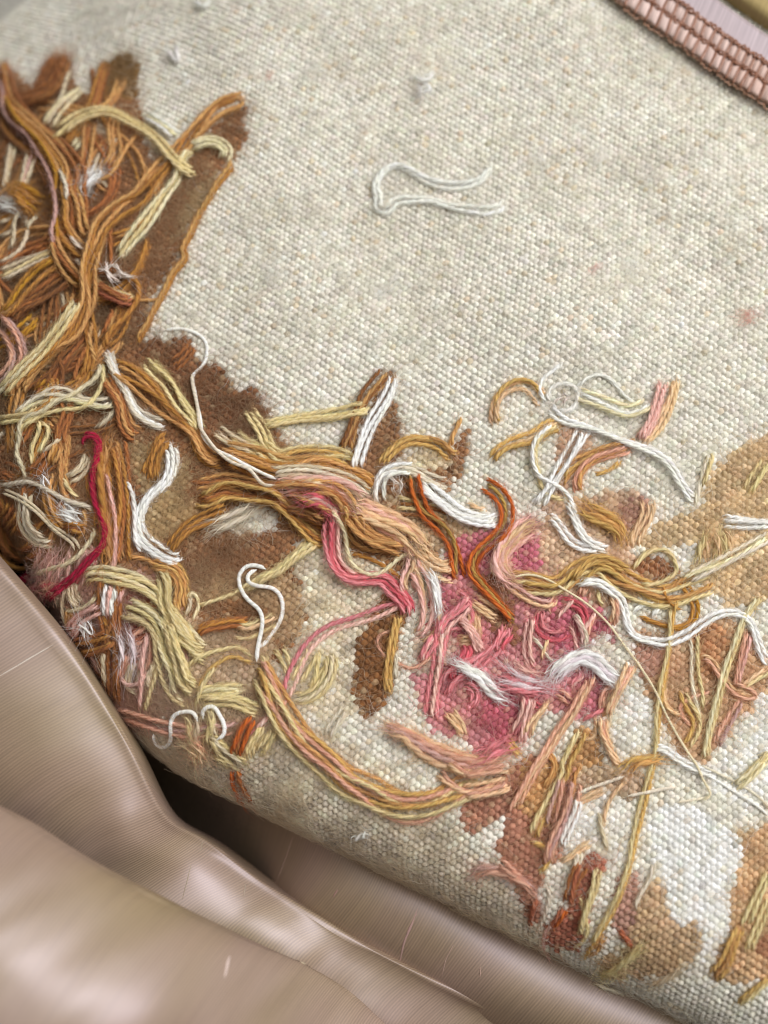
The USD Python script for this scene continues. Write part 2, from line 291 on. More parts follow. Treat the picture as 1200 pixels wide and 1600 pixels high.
def arc_uv(P, su=1.0):
    """uv in metres x 20 along the sheet's columns and rows"""
    du = np.concatenate([np.zeros((len(P), 1)), np.cumsum(np.linalg.norm(np.diff(P, axis=1), axis=2), 1)], 1)
    dv = np.concatenate([np.zeros((1, P.shape[1])), np.cumsum(np.linalg.norm(np.diff(P, axis=0), axis=2), 0)], 0)
    return np.stack([np.broadcast_to(du.mean(0)[None], du.shape) , dv], -1)
def shear_uv(uv, k):
    return np.stack([(uv[..., 0] + uv[..., 1] * k) * 10, uv[..., 1] * 10], -1).reshape(-1, 2)
lining, _ = thing('silk_lining', 'pale mauve and gold slubbed silk lining folded in the lower left corner', 'silk cloth')
LIN = str(lining.GetPath())
# strip that turns down out of sight below the rolled edge of the needlepoint
strip = [[(-60, 1040, -18), (120, 1130, -22), (260, 1180, -26), (400, 1245, -26), (520, 1310, -22), (660, 1375, -20), (820, 1450, -20), (960, 1515, -20), (1100, 1575, -20), (1300, 1670, -20)],
         [(-80, 1120, -40), (100, 1200, -46), (240, 1250, -50), (390, 1300, -36), (505, 1360, -22), (645, 1425, -17.5), (790, 1500, -17), (930, 1570, -17), (1070, 1625, -17), (1280, 1720, -17)],
         [(-100, 1200, -60), (90, 1280, -66), (225, 1325, -66), (380, 1360, -42), (470, 1415, -26), (620, 1480, -21), (755, 1550, -19), (900, 1620, -19), (1040, 1680, -19), (1250, 1780, -19)],
         [(-110, 1290, -80), (80, 1360, -84), (215, 1390, -80), (350, 1420, -56), (440, 1470, -38), (590, 1540, -32), (730, 1600, -30), (870, 1670, -30), (1010, 1740, -30), (1220, 1840, -30)]]
P, q = grid_sheet(strip, 160, 60)
put(LIN + '/lining_strip', P.reshape(-1, 3), q, SILK, uv=shear_uv(arc_uv(P), .1)); STRIP = P
# flap that lies over the left edge and runs on to the right under the strip
flap = [[(-90, 760, -3), (10, 880, -3), (112, 1000, -5), (180, 1100, -9), (232, 1190, -13), (275, 1272, -22), (335, 1310, -30), (415, 1368, -32), (492, 1420, -30), (590, 1470, -28), (700, 1525, -27), (800, 1565, -27), (900, 1600, -27)],
        [(-105, 770, 4.5), (0, 885, 4), (100, 1003, 3), (167, 1103, 1), (217, 1192, -2), (262, 1276, -8), (319, 1310, -17), (400, 1369, -21), (478, 1421, -21), (570, 1476, -22), (690, 1536, -22), (790, 1578, -22), (890, 1610, -22)],
        [(-150, 840, 5.5), (-50, 960, 5), (45, 1070, 4), (115, 1160, 2), (172, 1235, -1), (215, 1315, -5), (285, 1350, -13), (372, 1400, -17), (450, 1446, -18), (548, 1500, -22), (675, 1560, -24), (775, 1600, -25), (870, 1640, -25)],
        [(-210, 960, 4), (-110, 1060, 3.5), (-20, 1150, 2), (60, 1225, 0), (125, 1290, -3), (170, 1355, -7), (245, 1390, -12), (340, 1432, -15), (430, 1474, -16), (530, 1535, -21), (650, 1610, -25), (750, 1660, -26), (840, 1700, -26)],
        [(-260, 1100, -2), (-170, 1200, -3), (-80, 1270, -4), (20, 1330, -6), (90, 1375, -8), (130, 1430, -10), (215, 1455, -13), (320, 1490, -16), (420, 1535, -17), (520, 1600, -22), (630, 1690, -26), (720, 1740, -27), (800, 1790, -27)],
        [(-300, 1260, -8), (-220, 1350, -9), (-120, 1400, -10), (-10, 1440, -12), (60, 1470, -14), (100, 1520, -16), (190, 1540, -18), (300, 1580, -20), (400, 1630, -22), (500, 1700, -26), (600, 1780, -30), (690, 1840, -30), (760, 1900, -30)]]
lip = [tuple(np.array(a) * .72 + np.array(b_) * .28 + np.array([0, 0, .15])) for a, b_ in zip(flap[1], flap[2])]
flap.insert(2, lip)
P, q = grid_sheet(flap, 220, 140, .0024)
put(LIN + '/lining_flap', P.reshape(-1, 3), q, SILK, uv=shear_uv(arc_uv(P), .35)); FLAP = P
# the big soft fold nearest the lens
fold = [[(-200, 1235, 6), (0, 1290, 4), (130, 1365, 2), (280, 1445, -2), (400, 1500, -8), (500, 1560, -14), (590, 1620, -20), (680, 1690, -24)],
        [(-200, 1205, 17), (0, 1263, 15), (130, 1340, 13), (280, 1421, 9), (402, 1478, 1), (508, 1530, -9), (590, 1600, -16), (670, 1680, -20)],
        [(-230, 1270, 25), (-35, 1330, 24), (95, 1405, 22), (245, 1490, 18), (370, 1545, 9), (475, 1605, -2), (560, 1680, -10), (640, 1760, -16)],
        [(-280, 1400, 31), (-90, 1450, 31), (45, 1525, 29), (190, 1610, 25), (320, 1670, 15), (430, 1730, 3), (520, 1800, -6), (600, 1880, -14)],
        [(-330, 1560, 30), (-150, 1620, 30), (-15, 1690, 28), (130, 1770, 24), (270, 1830, 14), (390, 1880, 2), (480, 1940, -8), (560, 2010, -16)],
        [(-380, 1730, 20), (-200, 1800, 20), (-70, 1870, 18), (80, 1940, 14), (220, 2000, 6), (340, 2050, -4), (430, 2110, -14), (520, 2170, -20)]]
P, q = grid_sheet(fold, 160, 110, .0028)
put(LIN + '/lining_fold', P.reshape(-1, 3), q, SILK, uv=shear_uv(arc_uv(P), .25)); FOLD = P
# slubs: thick places in the silk's yarn
def slub(sheet, pa, pb, w, col):
    flat = sheet.reshape(-1, 3); pp = project(flat); pp[~np.isfinite(pp)] = 1e6
    t = np.linspace(0, 1, 14); path = []
    nrm = np.cross(np.gradient(sheet, axis=1), np.gradient(sheet, axis=0)).reshape(-1, 3); nrm /= np.linalg.norm(nrm, axis=1, keepdims=True) + 1e-12
    nrm[nrm @ (CP / np.linalg.norm(CP)) < 0] *= -1
    for k in t:
        x = np.array(pa) * (1 - k) + np.array(pb) * k
        dd_ = ((pp - x) ** 2).sum(1); j = np.argpartition(dd_, 5)[:5]; wgt = 1 / (dd_[j] + 1e-3); path.append(((flat[j] + nrm[j] * .00003) * wgt[:, None]).sum(0) / wgt.sum())
    path = gaussian_filter1d(np.array(path), 1.2, axis=0)
    r = w * MM * (np.sin(t * math.pi) ** .7 * (.7 + .5 * rng.random(14)) + .02)
    T = np.gradient(path, axis=0); T /= np.linalg.norm(T, axis=1, keepdims=True); N = np.cross(T, np.cross(CP, T)); N /= np.linalg.norm(N, axis=1, keepdims=True); Bn = np.cross(T, N)
    a = np.linspace(0, 2 * math.pi, 7)[:-1]
    V = path[:, None] + r[:, None, None] * (Bn[:, None] * np.cos(a)[None, :, None] + N[:, None] * .45 * np.sin(a)[None, :, None])
    i_ = np.arange(14 * 6).reshape(14, 6); j_ = np.roll(i_, -1, 1)
    put(path_for('slub', LIN), V.reshape(-1, 3), np.stack([i_[:-1], j_[:-1], j_[1:], i_[1:]], -1).reshape(-1, 4), COTTON, np.tile(lin(col), (84, 1)))
for s_, pa, pb, w, col in [(STRIP, (461, 1302), (426, 1396), .09, (190, 160, 146)), (STRIP, (656, 1405), (622, 1506), .30, (200, 164, 158)), (STRIP, (527, 1388), (522, 1404), .16, (190, 150, 144)),
    (STRIP, (708, 1472), (688, 1528), .10, (200, 170, 158)), (STRIP, (752, 1510), (748, 1528), .12, (196, 164, 150)), (FLAP, (88, 1004), (-10, 1062), .14, (226, 212, 200)),
    (FLAP, (318, 1310), (312, 1332), .10, (176, 160, 140)), (FLAP, (384, 1378), (380, 1404), .16, (186, 168, 152)), (FLAP, (300, 1345), (284, 1410), .09, (176, 160, 138)),
    (FOLD, (364, 1466), (350, 1530), .32, (226, 204, 196)), (FOLD, (480, 1478), (486, 1497), .12, (214, 200, 170))]:
    slub(s_, pa, pb, w, col)

# overlocked seam across the upper right corner
seam, _ = thing('overlocked_seam', 'brown overlocked seam edge of lavender silk lying across the top right corner', 'seam')
SEAM = str(seam.GetPath())
def sm(px, py, h): return at(px, py, h * MM)
LOW = np.array([[930, -28], [985, 13], [1040, 52], [1090, 88], [1135, 120], [1175, 146], [1250, 190]], float)      # outer edge of the stitching
ACR = np.array([46, -46], float)                                                                            # towards the upper right, across the seam
def low(s):
    k = np.linspace(0, 1, len(LOW)); return np.stack([np.interp(s, k, LOW[:, 0]), np.interp(s, k, LOW[:, 1])], -1)
NC = 21
# quilted band
ns, nw = NC * 8 + 1, 34
sg, wg = np.meshgrid(np.linspace(0, 1, ns), np.linspace(-.06, 1.0, nw))
base = low(sg) + np.array([0, 0]) + wg[..., None] * np.array([30, -44]) * 1.02
cell = sg * NC + np.clip(wg, 0, 1) * .55
hh = 2.0 + .75 * np.abs(np.sin(cell * math.pi)) ** .6 * np.abs(np.sin(np.clip(wg, 0, 1) * 2 * math.pi)) ** .5 + .3 * np.clip(wg, 0, 1)
hh = np.where(wg < 0, hh - 1.6 * (-wg / .06), hh)
P = sm(base[..., 0], base[..., 1], hh)
id_ = np.arange(ns * nw).reshape(nw, ns); q = np.stack([id_[:-1, :-1], id_[:-1, 1:], id_[1:, 1:], id_[1:, :-1]], -1).reshape(-1, 4)
put(SEAM + '/quilted_band', P.reshape(-1, 3), q, SILKBAND, uv=shear_uv(arc_uv(P), .2))
# ribbed lavender fabric beyond it, and a tan piece at the corner with a dark gap between
def band(name, w0, w1, h0, h1, mat, side=.0):
    sg, wg = np.meshgrid(np.linspace(0, 1, 90), np.linspace(0, 1, 22))
    base = low(sg) + (w0 + (w1 - w0) * wg)[..., None] * np.array([30, -44]) * 1.02
    h = h0 + (h1 - h0) * wg - 1.5 * np.clip((wg - .9) / .1, 0, 1) ** 2 - side * np.clip((.12 - wg) / .12, 0, 1) ** 2
    P = sm(base[..., 0], base[..., 1], h); i_ = np.arange(90 * 22).reshape(22, 90)
    put(f'{SEAM}/{name}', P.reshape(-1, 3), np.stack([i_[:-1, :-1], i_[:-1, 1:], i_[1:, 1:], i_[1:, :-1]], -1).reshape(-1, 4), mat, uv=shear_uv(arc_uv(P), .2))
band('ribbed_silk', .93, 1.66, 2.0, 2.4, SILKPALE)
band('gold_silk', 1.76, 5.5, 2.6, 6.5, SILKTAN, 2.4)

# ---------------------------------------------------------------- yarn
HC = 3                                               # the pile of yarn so far, in cells of the photograph's plane (mm above the stitches)
PILE = np.full((1800 // HC, 1400 // HC), .15)
def cells(P): return np.clip(((P[:, 1] + 100) / HC).astype(int), 0, PILE.shape[0] - 1), np.clip(((P[:, 0] + 100) / HC).astype(int), 0, PILE.shape[1] - 1)
def dense(P, step=2.0, smooth=True):
    P = np.asarray(P, float)
    d = np.concatenate([[0], np.cumsum(np.maximum(np.linalg.norm(np.diff(P, axis=0), axis=1), 1e-6) ** .7)])
    if len(P) > 2:
        s = CubicSpline(d, P, bc_type='natural'); Q = s(np.linspace(0, d[-1], 60 * len(P)))
    else:
        Q = P[0] + (P[1] - P[0]) * np.linspace(0, 1, 120)[:, None]
    l = np.concatenate([[0], np.cumsum(np.linalg.norm(np.diff(Q, axis=0), axis=1))])
    n = max(6, int(l[-1] / step)); t = np.linspace(0, l[-1], n)
    return np.stack([np.interp(t, l, Q[:, k]) for k in range(2)], -1), l[-1]
def frame_of(C):
    T = np.gradient(C, axis=0); T /= np.linalg.norm(T, axis=1, keepdims=True) + 1e-12
    up = CP / np.linalg.norm(CP); Bn = np.cross(T, up); Bn /= np.linalg.norm(Bn, axis=1, keepdims=True) + 1e-9
    return T, np.cross(Bn, T), Bn
def resample(C, step):
    l = np.concatenate([[0], np.cumsum(np.linalg.norm(np.diff(C, axis=0), axis=1))])
    n = max(5, int(l[-1] / step)); t = np.linspace(0, l[-1], n)
    return np.stack([np.interp(t, l, C[:, k]) for k in range(3)], -1), t
def tube(C, r, sides):
    T, N, Bn = frame_of(C); a = np.arange(sides) * 2 * math.pi / sides
    r = np.broadcast_to(r, len(C))
    V = C[:, None] + r[:, None, None] * (Bn[:, None] * np.cos(a)[None, :, None] + N[:, None] * np.sin(a)[None, :, None])
    i_ = np.arange(len(C) * sides).reshape(len(C), sides); j_ = np.roll(i_, -1, 1)
    F = np.stack([i_[:-1], j_[:-1], j_[1:], i_[1:]], -1).reshape(-1, 4)
    V = np.concatenate([V.reshape(-1, 3), C[:1], C[-1:]]); k = len(V)
    c0 = np.stack([i_[0], np.full(sides, k - 2), np.full(sides, k - 2), j_[0]], -1); c1 = np.stack([i_[-1], j_[-1], np.full(sides, k - 1), np.full(sides, k - 1)], -1)
    return V, np.concatenate([F, c0, c1])
def join(parts):
    v, f, t, o = [], [], [], 0
    for V, F, Ti in parts:
        v.append(V); f.append(F + o); t.append(Ti); o += len(V)
    return np.concatenate(v), np.concatenate(f), np.concatenate(t)
COL = {k: lin(v) for k, v in dict(rust=(172, 112, 64), ochre=(188, 136, 68), caramel=(206, 160, 102), brown=(144, 96, 54), dark=(112, 68, 36), gold=(212, 176, 108), mustard=(192, 142, 48),
    straw=(226, 208, 160), cream=(234, 221, 186), ecru=(218, 203, 176), white=(250, 248, 242), bone=(230, 219, 200), pink=(228, 146, 152), rose=(216, 106, 118), crimson=(178, 26, 66),
    blush=(234, 190, 180), salmon=(222, 174, 150), peach=(232, 198, 160), mauve=(206, 170, 160), orange=(202, 108, 44), olive=(176, 144, 78), lilac=(236, 222, 226), redrust=(176, 106, 76), fluff=(226, 214, 205)).items()}
def make_strand(C3, tone, thick, kind):
    """one strand of yarn along C3 (n, 3): (vertices, faces, colours), radius"""
    ph = rng.uniform(0, 6.28)
    if kind == 's':                                  # hard twisted sewing cotton: three fine plies
        R, rp, pitch, plies, sides, step = .00020 * thick, .00018 * thick, .0011, 3, 5, .00018
    elif kind == 'f':                                # loose felted wool: soft uneven plies
        R, rp, pitch, plies, sides, step = .00024 * thick, .00038 * thick, .0060, 2, 6, .00045
    else:
        R, rp, pitch, plies, sides, step = (.00015 * thick), .00026 * thick, .0036 * rng.uniform(.8, 1.25), 2, 6, .00036
    C, t = resample(C3, step)
    T, N, Bn = frame_of(C)
    out = []
    end = np.clip(np.minimum(t, t[-1] - t) / .0008, .30, 1) if kind != 'f' else np.clip(np.minimum(t, t[-1] - t) / .003, .25, 1)
    drift = gaussian_filter1d(rng.normal(0, 1, len(t) + 60), 9)[30:30 + len(t)] * 1.6
    for k in range(plies):
        a = ph + t / pitch * 2 * math.pi + k * 2 * math.pi / plies + drift
        rr = rp * (1 + .10 * gaussian_filter1d(rng.normal(0, 1, len(t)), 3) * 2.4) * end
        cc = C + (Bn * np.cos(a)[:, None] + N * np.sin(a)[:, None]) * (R * (end if kind == 's' else 1 + 1.3 * np.clip(1 - np.minimum(t, t[-1] - t) / .0022, 0, 1)))[:, None]
        V, F = tube(cc, rr, sides)
        g = tone * (1 + rng.normal(0, .05)) * (1 + rng.normal(0, .012, 3))
        along = 1 + .10 * gaussian_filter1d(rng.normal(0, 1, len(t)), 5) * 3
        tt = np.repeat(g[None] * along[:, None], sides, 0); tt = np.concatenate([tt, tt[:1], tt[-1:]])
        out.append((V, F, np.clip(tt, .01, .95)))
    return join(out), R + rp, C, T, N, Bn, t
def fuzz_of(C, T, N, Bn, t, R, tone, per_mm, wild):
    n = int(t[-1] * 1000 * per_mm) + 2
    i0 = rng.integers(0, len(t), n); ln = rng.uniform(.0010, .0034, n) * np.where(rng.random(n) < .22, 2.1, 1); sg = rng.choice([-1, 1], n)
    k = 5; s = np.linspace(0, 1, k)
    a0 = rng.uniform(0, 6.28, n); tw = rng.normal(0, 1.0, n); fl = np.where(rng.random(n) < .45, rng.uniform(.05, .35, n), rng.uniform(.6, 3.4, n)) * wild
    pos = np.clip(i0[:, None] + sg[:, None] * (ln[:, None] * s[None] / max(t[1] - t[0], 1e-6)), 0, len(t) - 1)
    j = pos.astype(int)
    over = np.clip(np.abs(i0[:, None] + sg[:, None] * (ln[:, None] * s[None] / max(t[1] - t[0], 1e-6)) - pos), 0, None) * (t[1] - t[0])
    a = a0[:, None] + tw[:, None] * s[None] * 1.6
    rr = R * (.92 + fl[:, None] * s[None] ** 1.6)
    P = C[j] + T[j] * (over * sg[:, None])[..., None] + (Bn[j] * np.cos(a)[..., None] + N[j] * np.sin(a)[..., None] * .8) * rr[..., None]
    P += gaussian_filter1d(rng.normal(0, .00012, P.shape), 1, axis=1) * s[None, :, None]
    tn = np.clip(tone[None] * (1.18 + rng.normal(0, .16, (n, 1))) + .03 + rng.uniform(0, .08, (n, 1)), .01, .97)
    return P, tn
FR = {'A': (0, 60, 5), 'B': (0, 280, 5), 'C': (0, 480, 5), 'D': (0, 680, 5), 'E': (200, 560, 5), 'F': (400, 680, 5), 'G': (600, 680, 5), 'H': (200, 860, 5), 'I': (200, 1040, 5), 'J': (780, 780, 5),
      'K': (960, 780, 5), 'L': (780, 980, 5), 'M': (960, 980, 5), 'N': (740, 1180, 5), 'O': (940, 1300, 1200 / 260), 'P': (0, 0, 1)}
for a in range(3):
    for b_ in range(4): FR[f'{a}{b_}'] = (a * 400, b_ * 400, 3)
def read_path(s):
    f = 'P'; out = []; new = False
    for w in s.split():
        if ',' not in w: f = w; new = True; continue
        ox, oy, k = FR[f]; x, y = w.split(','); q = np.array([ox + float(x) / k, oy + float(y) / k])
        if new and len(out) > 1:
            while len(out) > 1 and ((q - out[-1]) @ (out[-1] - out[-2]) < 0 or np.linalg.norm(q - out[-1]) < 6) and np.linalg.norm(q - out[-1]) < 30: out.pop()
        new = False; out.append(q)
    return np.array(out)
N_TRI = 0
def yarn(cols, n, spread, thick, kind, name, label, cat, paths, group=None):
    """a length of yarn lying on the work: each path carries n strands side by side"""
    global N_TRI
    cols = cols.split('+'); strands = []
    mp_ = np.mean([P.mean(0) for P in paths], 0); thin = mp_[0] > 780 and mp_[1] > 930
    if thin: thick *= .88; spread *= .8
    if kind == 'w' and n >= 2 and spread >= 8 and not thin: n, spread, thick = n + 1, spread + 4, thick * .95
    for P in paths:
        Q, length = dense(P)
        nrm = np.stack([-np.gradient(Q[:, 1]), np.gradient(Q[:, 0])], -1); nrm /= np.linalg.norm(nrm, axis=1, keepdims=True) + 1e-9
        s = np.linspace(0, 1, len(Q)); dist = s * length
        for i in range(n):
            off0 = 0 if n == 1 else (i / (n - 1) - .5) * spread
            wob = np.zeros(len(Q)) if n == 1 else sum(rng.normal(0, 1) * np.sin(dist / w_ + rng.uniform(0, 6.28)) for w_ in (28, 60)) * (1.2 + spread * .09)
            wob = wob + gaussian_filter1d(rng.normal(0, 1, len(Q) + 80), 10)[40:40 + len(Q)] * 1.5
            a0, a1 = (0, 0) if n == 1 else (int(rng.uniform(0, .07) * len(Q)), int(rng.uniform(0, .07) * len(Q)))
            X = (Q + nrm * (off0 + wob)[:, None])[a0:len(Q) - a1]
            if len(X) < 5: X = Q
            strands.append(X)
    first = None; hairs, tints = [], []; org = None; x = None
    for i, X in enumerate(strands):
        tone = COL[cols[i % len(cols)]] * (1 + rng.normal(0, .05)) * (1 + rng.normal(0, .010, 3))
        rad_px = {'s': 3.2, 'f': 6.0, 'w': 4.2}[kind] * thick
        rmm = {'s': .38, 'f': .70, 'w': .5}[kind] * thick
        r_, c_ = cells(X)
        big = maximum_filter(PILE[max(0, r_.min() - 4):r_.max() + 5, max(0, c_.min() - 4):c_.max() + 5], size=3)
        h = big[r_ - max(0, r_.min() - 4), c_ - max(0, c_.min() - 4)]
        hs = np.maximum(gaussian_filter1d(h, 14, mode='nearest'), gaussian_filter1d(h, 3, mode='nearest') - .25)
        hs = np.minimum(hs, 5.5) + rmm * .6
        u = np.linspace(0, 1, len(X)); L_ = len(X) * 2.0
        hs += gaussian_filter1d(rng.normal(0, 1, len(X) + 200), 22)[100:100 + len(X)] * 1.2 * min(1, L_ / 120) * (0 if 'lint' in name else 1)
        hs = np.maximum(hs, .28)
        if 'lint' in name or 'scrap' in name: hs = hs + .5
        elif kind == 'w':
            e_ = np.minimum(np.arange(len(X)), np.arange(len(X))[::-1]); sink = np.clip(1 - e_ / 5, 0, 1); hs = hs * (1 - sink) + sink * np.maximum(hs - 1.6, -.3)
        PILE[r_, c_] = np.maximum(PILE[r_, c_], hs + rmm * .55)
        for dr, dc in ((0, 1), (1, 0), (0, -1), (-1, 0)):
            rr_, cc_ = np.clip(r_ + dr, 0, PILE.shape[0] - 1), np.clip(c_ + dc, 0, PILE.shape[1] - 1); PILE[rr_, cc_] = np.maximum(PILE[rr_, cc_], hs + rmm * .3)
        C3 = at(X[:, 0], X[:, 1], hs * MM)
        C3 = gaussian_filter1d(C3, 1.0, axis=0, mode='nearest')
        if x is None:
            org = C3.mean(0); x, _ = thing(name, label, cat, org, group)
        (V, F, Tn), R, C, T, N, Bn, t = make_strand(C3, tone, thick, kind)
        N_TRI += len(F) * 2
        put(path_for('strand', str(x.GetPath())), V - org, F, COTTON if kind == 's' else WOOL, Tn)
        if kind != 's' or 'h' in name:
            h_, ht = fuzz_of(C, T, N, Bn, t, R, tone, 3.0 if 'lint' in name else {'w': 8.0, 'f': 12.0, 's': .5}[kind], {'w': 1.0, 'f': 1.6, 's': .6}[kind] * (1.7 if 'lint' in name else 1))
            hairs.append(h_); tints.append(ht)
    if hairs:
        hh_, tt_ = np.concatenate(hairs), np.concatenate(tints)
        m = curves(str(x.GetPath()) + '/hairs', hh_ - org, rng.uniform(.000034, .000062, len(hh_)), HAIR, tt_); tag(m.GetPrim(), kind='stuff')
def lint(px, py, rad, col, n, label, name='lint_tuft', flat=.5):
    """a puff of loose fibre"""
    c = at(px, py, .0006); x, _ = thing(name, label, 'lint', c)
    k = 9; r = rad * .12 * MM
    d = rng.normal(0, 1, (n, 3)); d /= np.linalg.norm(d, axis=1, keepdims=True)
    p0 = d * r * rng.uniform(.1, .75, (n, 1)) * np.array([1, 1, .55]) + np.array([0, 0, r * .25])
    st = gaussian_filter1d(rng.normal(0, 1, (n, k, 3)), 1.3, axis=1); st /= np.linalg.norm(st, axis=2, keepdims=True)
    P = p0[:, None] + np.cumsum(st * r * .22, 1); rad_ = np.linalg.norm(P, axis=2, keepdims=True); P = P * np.where(rad_ > r * 1.1, (r * 1.1 + (rad_ - r * 1.1) * .35) / rad_, 1)
    P[..., :2] *= (1 + .45 * np.sin(np.arctan2(P[..., 1], P[..., 0]) * 2 + px))[..., None]; P[..., 2] = np.maximum(P[..., 2] * flat, -.0002)
    tn = np.clip(COL[col][None] * (1 + rng.normal(0, .06, (n, 1))), .02, .93)
    m = curves(str(x.GetPath()) + '/fibres', P, rng.uniform(.00003, .00006, n), HAIR, tn); tag(m.GetPrim(), kind='stuff')

# thread of the overlocked seam: a slanting wrap at every cell, two rows of chain, loops hanging over the edge
def thread(parent, name, P3, r, col):
    V, F = tube(np.asarray(P3), r, 6); put(path_for(name, parent), V, F, SEAMTHREAD, np.tile(lin(col), (len(V), 1)))
def onband(s, w, extra):
    s, w = np.asarray(s, float), np.asarray(w, float)
    c = s * NC + np.clip(w, 0, 1) * .55
    h = 2.0 + .75 * np.abs(np.sin(c * math.pi)) ** .6 * np.abs(np.sin(np.clip(w, 0, 1) * 2 * math.pi)) ** .5 + .3 * np.clip(w, 0, 1)
    b0 = low(s) + w[..., None] * np.array([30, -44]) * 1.02
    return sm(b0[..., 0], b0[..., 1], h + extra)
sc = np.linspace(0, 1, 40)
JIT = rng.normal(0, .07, NC + 2)
for k in range(NC):
    for o in (-.05, .05):
        w = np.linspace(-.03, .96, 16); s = (k + o + JIT[k] * (1 - w) + JIT[k + 1] * w - w * .55 + .03 * np.sin(w * 9 + k)) / NC
        if s.min() > 0: thread(SEAM, 'wrap_thread', onband(s, w, .22), .00019, (150, 104, 82))
for w0 in (.5, .97):
    for ph in (0, math.pi):
        s = np.linspace(.01, .99, NC * 9); thread(SEAM, 'chain_thread', onband(s, w0 + .05 * np.sin(s * NC * 2 * math.pi + ph), .28 + .12 * np.cos(s * NC * 2 * math.pi + ph)) + gaussian_filter1d(rng.normal(0, .0003, (len(s), 3)), 1.5, axis=0), .0002, (146, 100, 78))
for k in range(NC * 2):
    t_ = np.linspace(-.6, 3.7, 14); s = (k / 2 + .25 + .26 * np.cos(t_) * (1 + .2 * rng.normal())) / NC; w = -.03 - .09 * np.sin(np.clip(t_, 0, 3.14)) * (1 + .35 * rng.normal())
    b0 = low(s) + w[..., None] * np.array([30, -44]); thread(SEAM, 'edge_loop', sm(b0[:, 0], b0[:, 1], 1.3 + .5 * np.sin(t_ * 1.0)), .00015, (178, 136, 112))

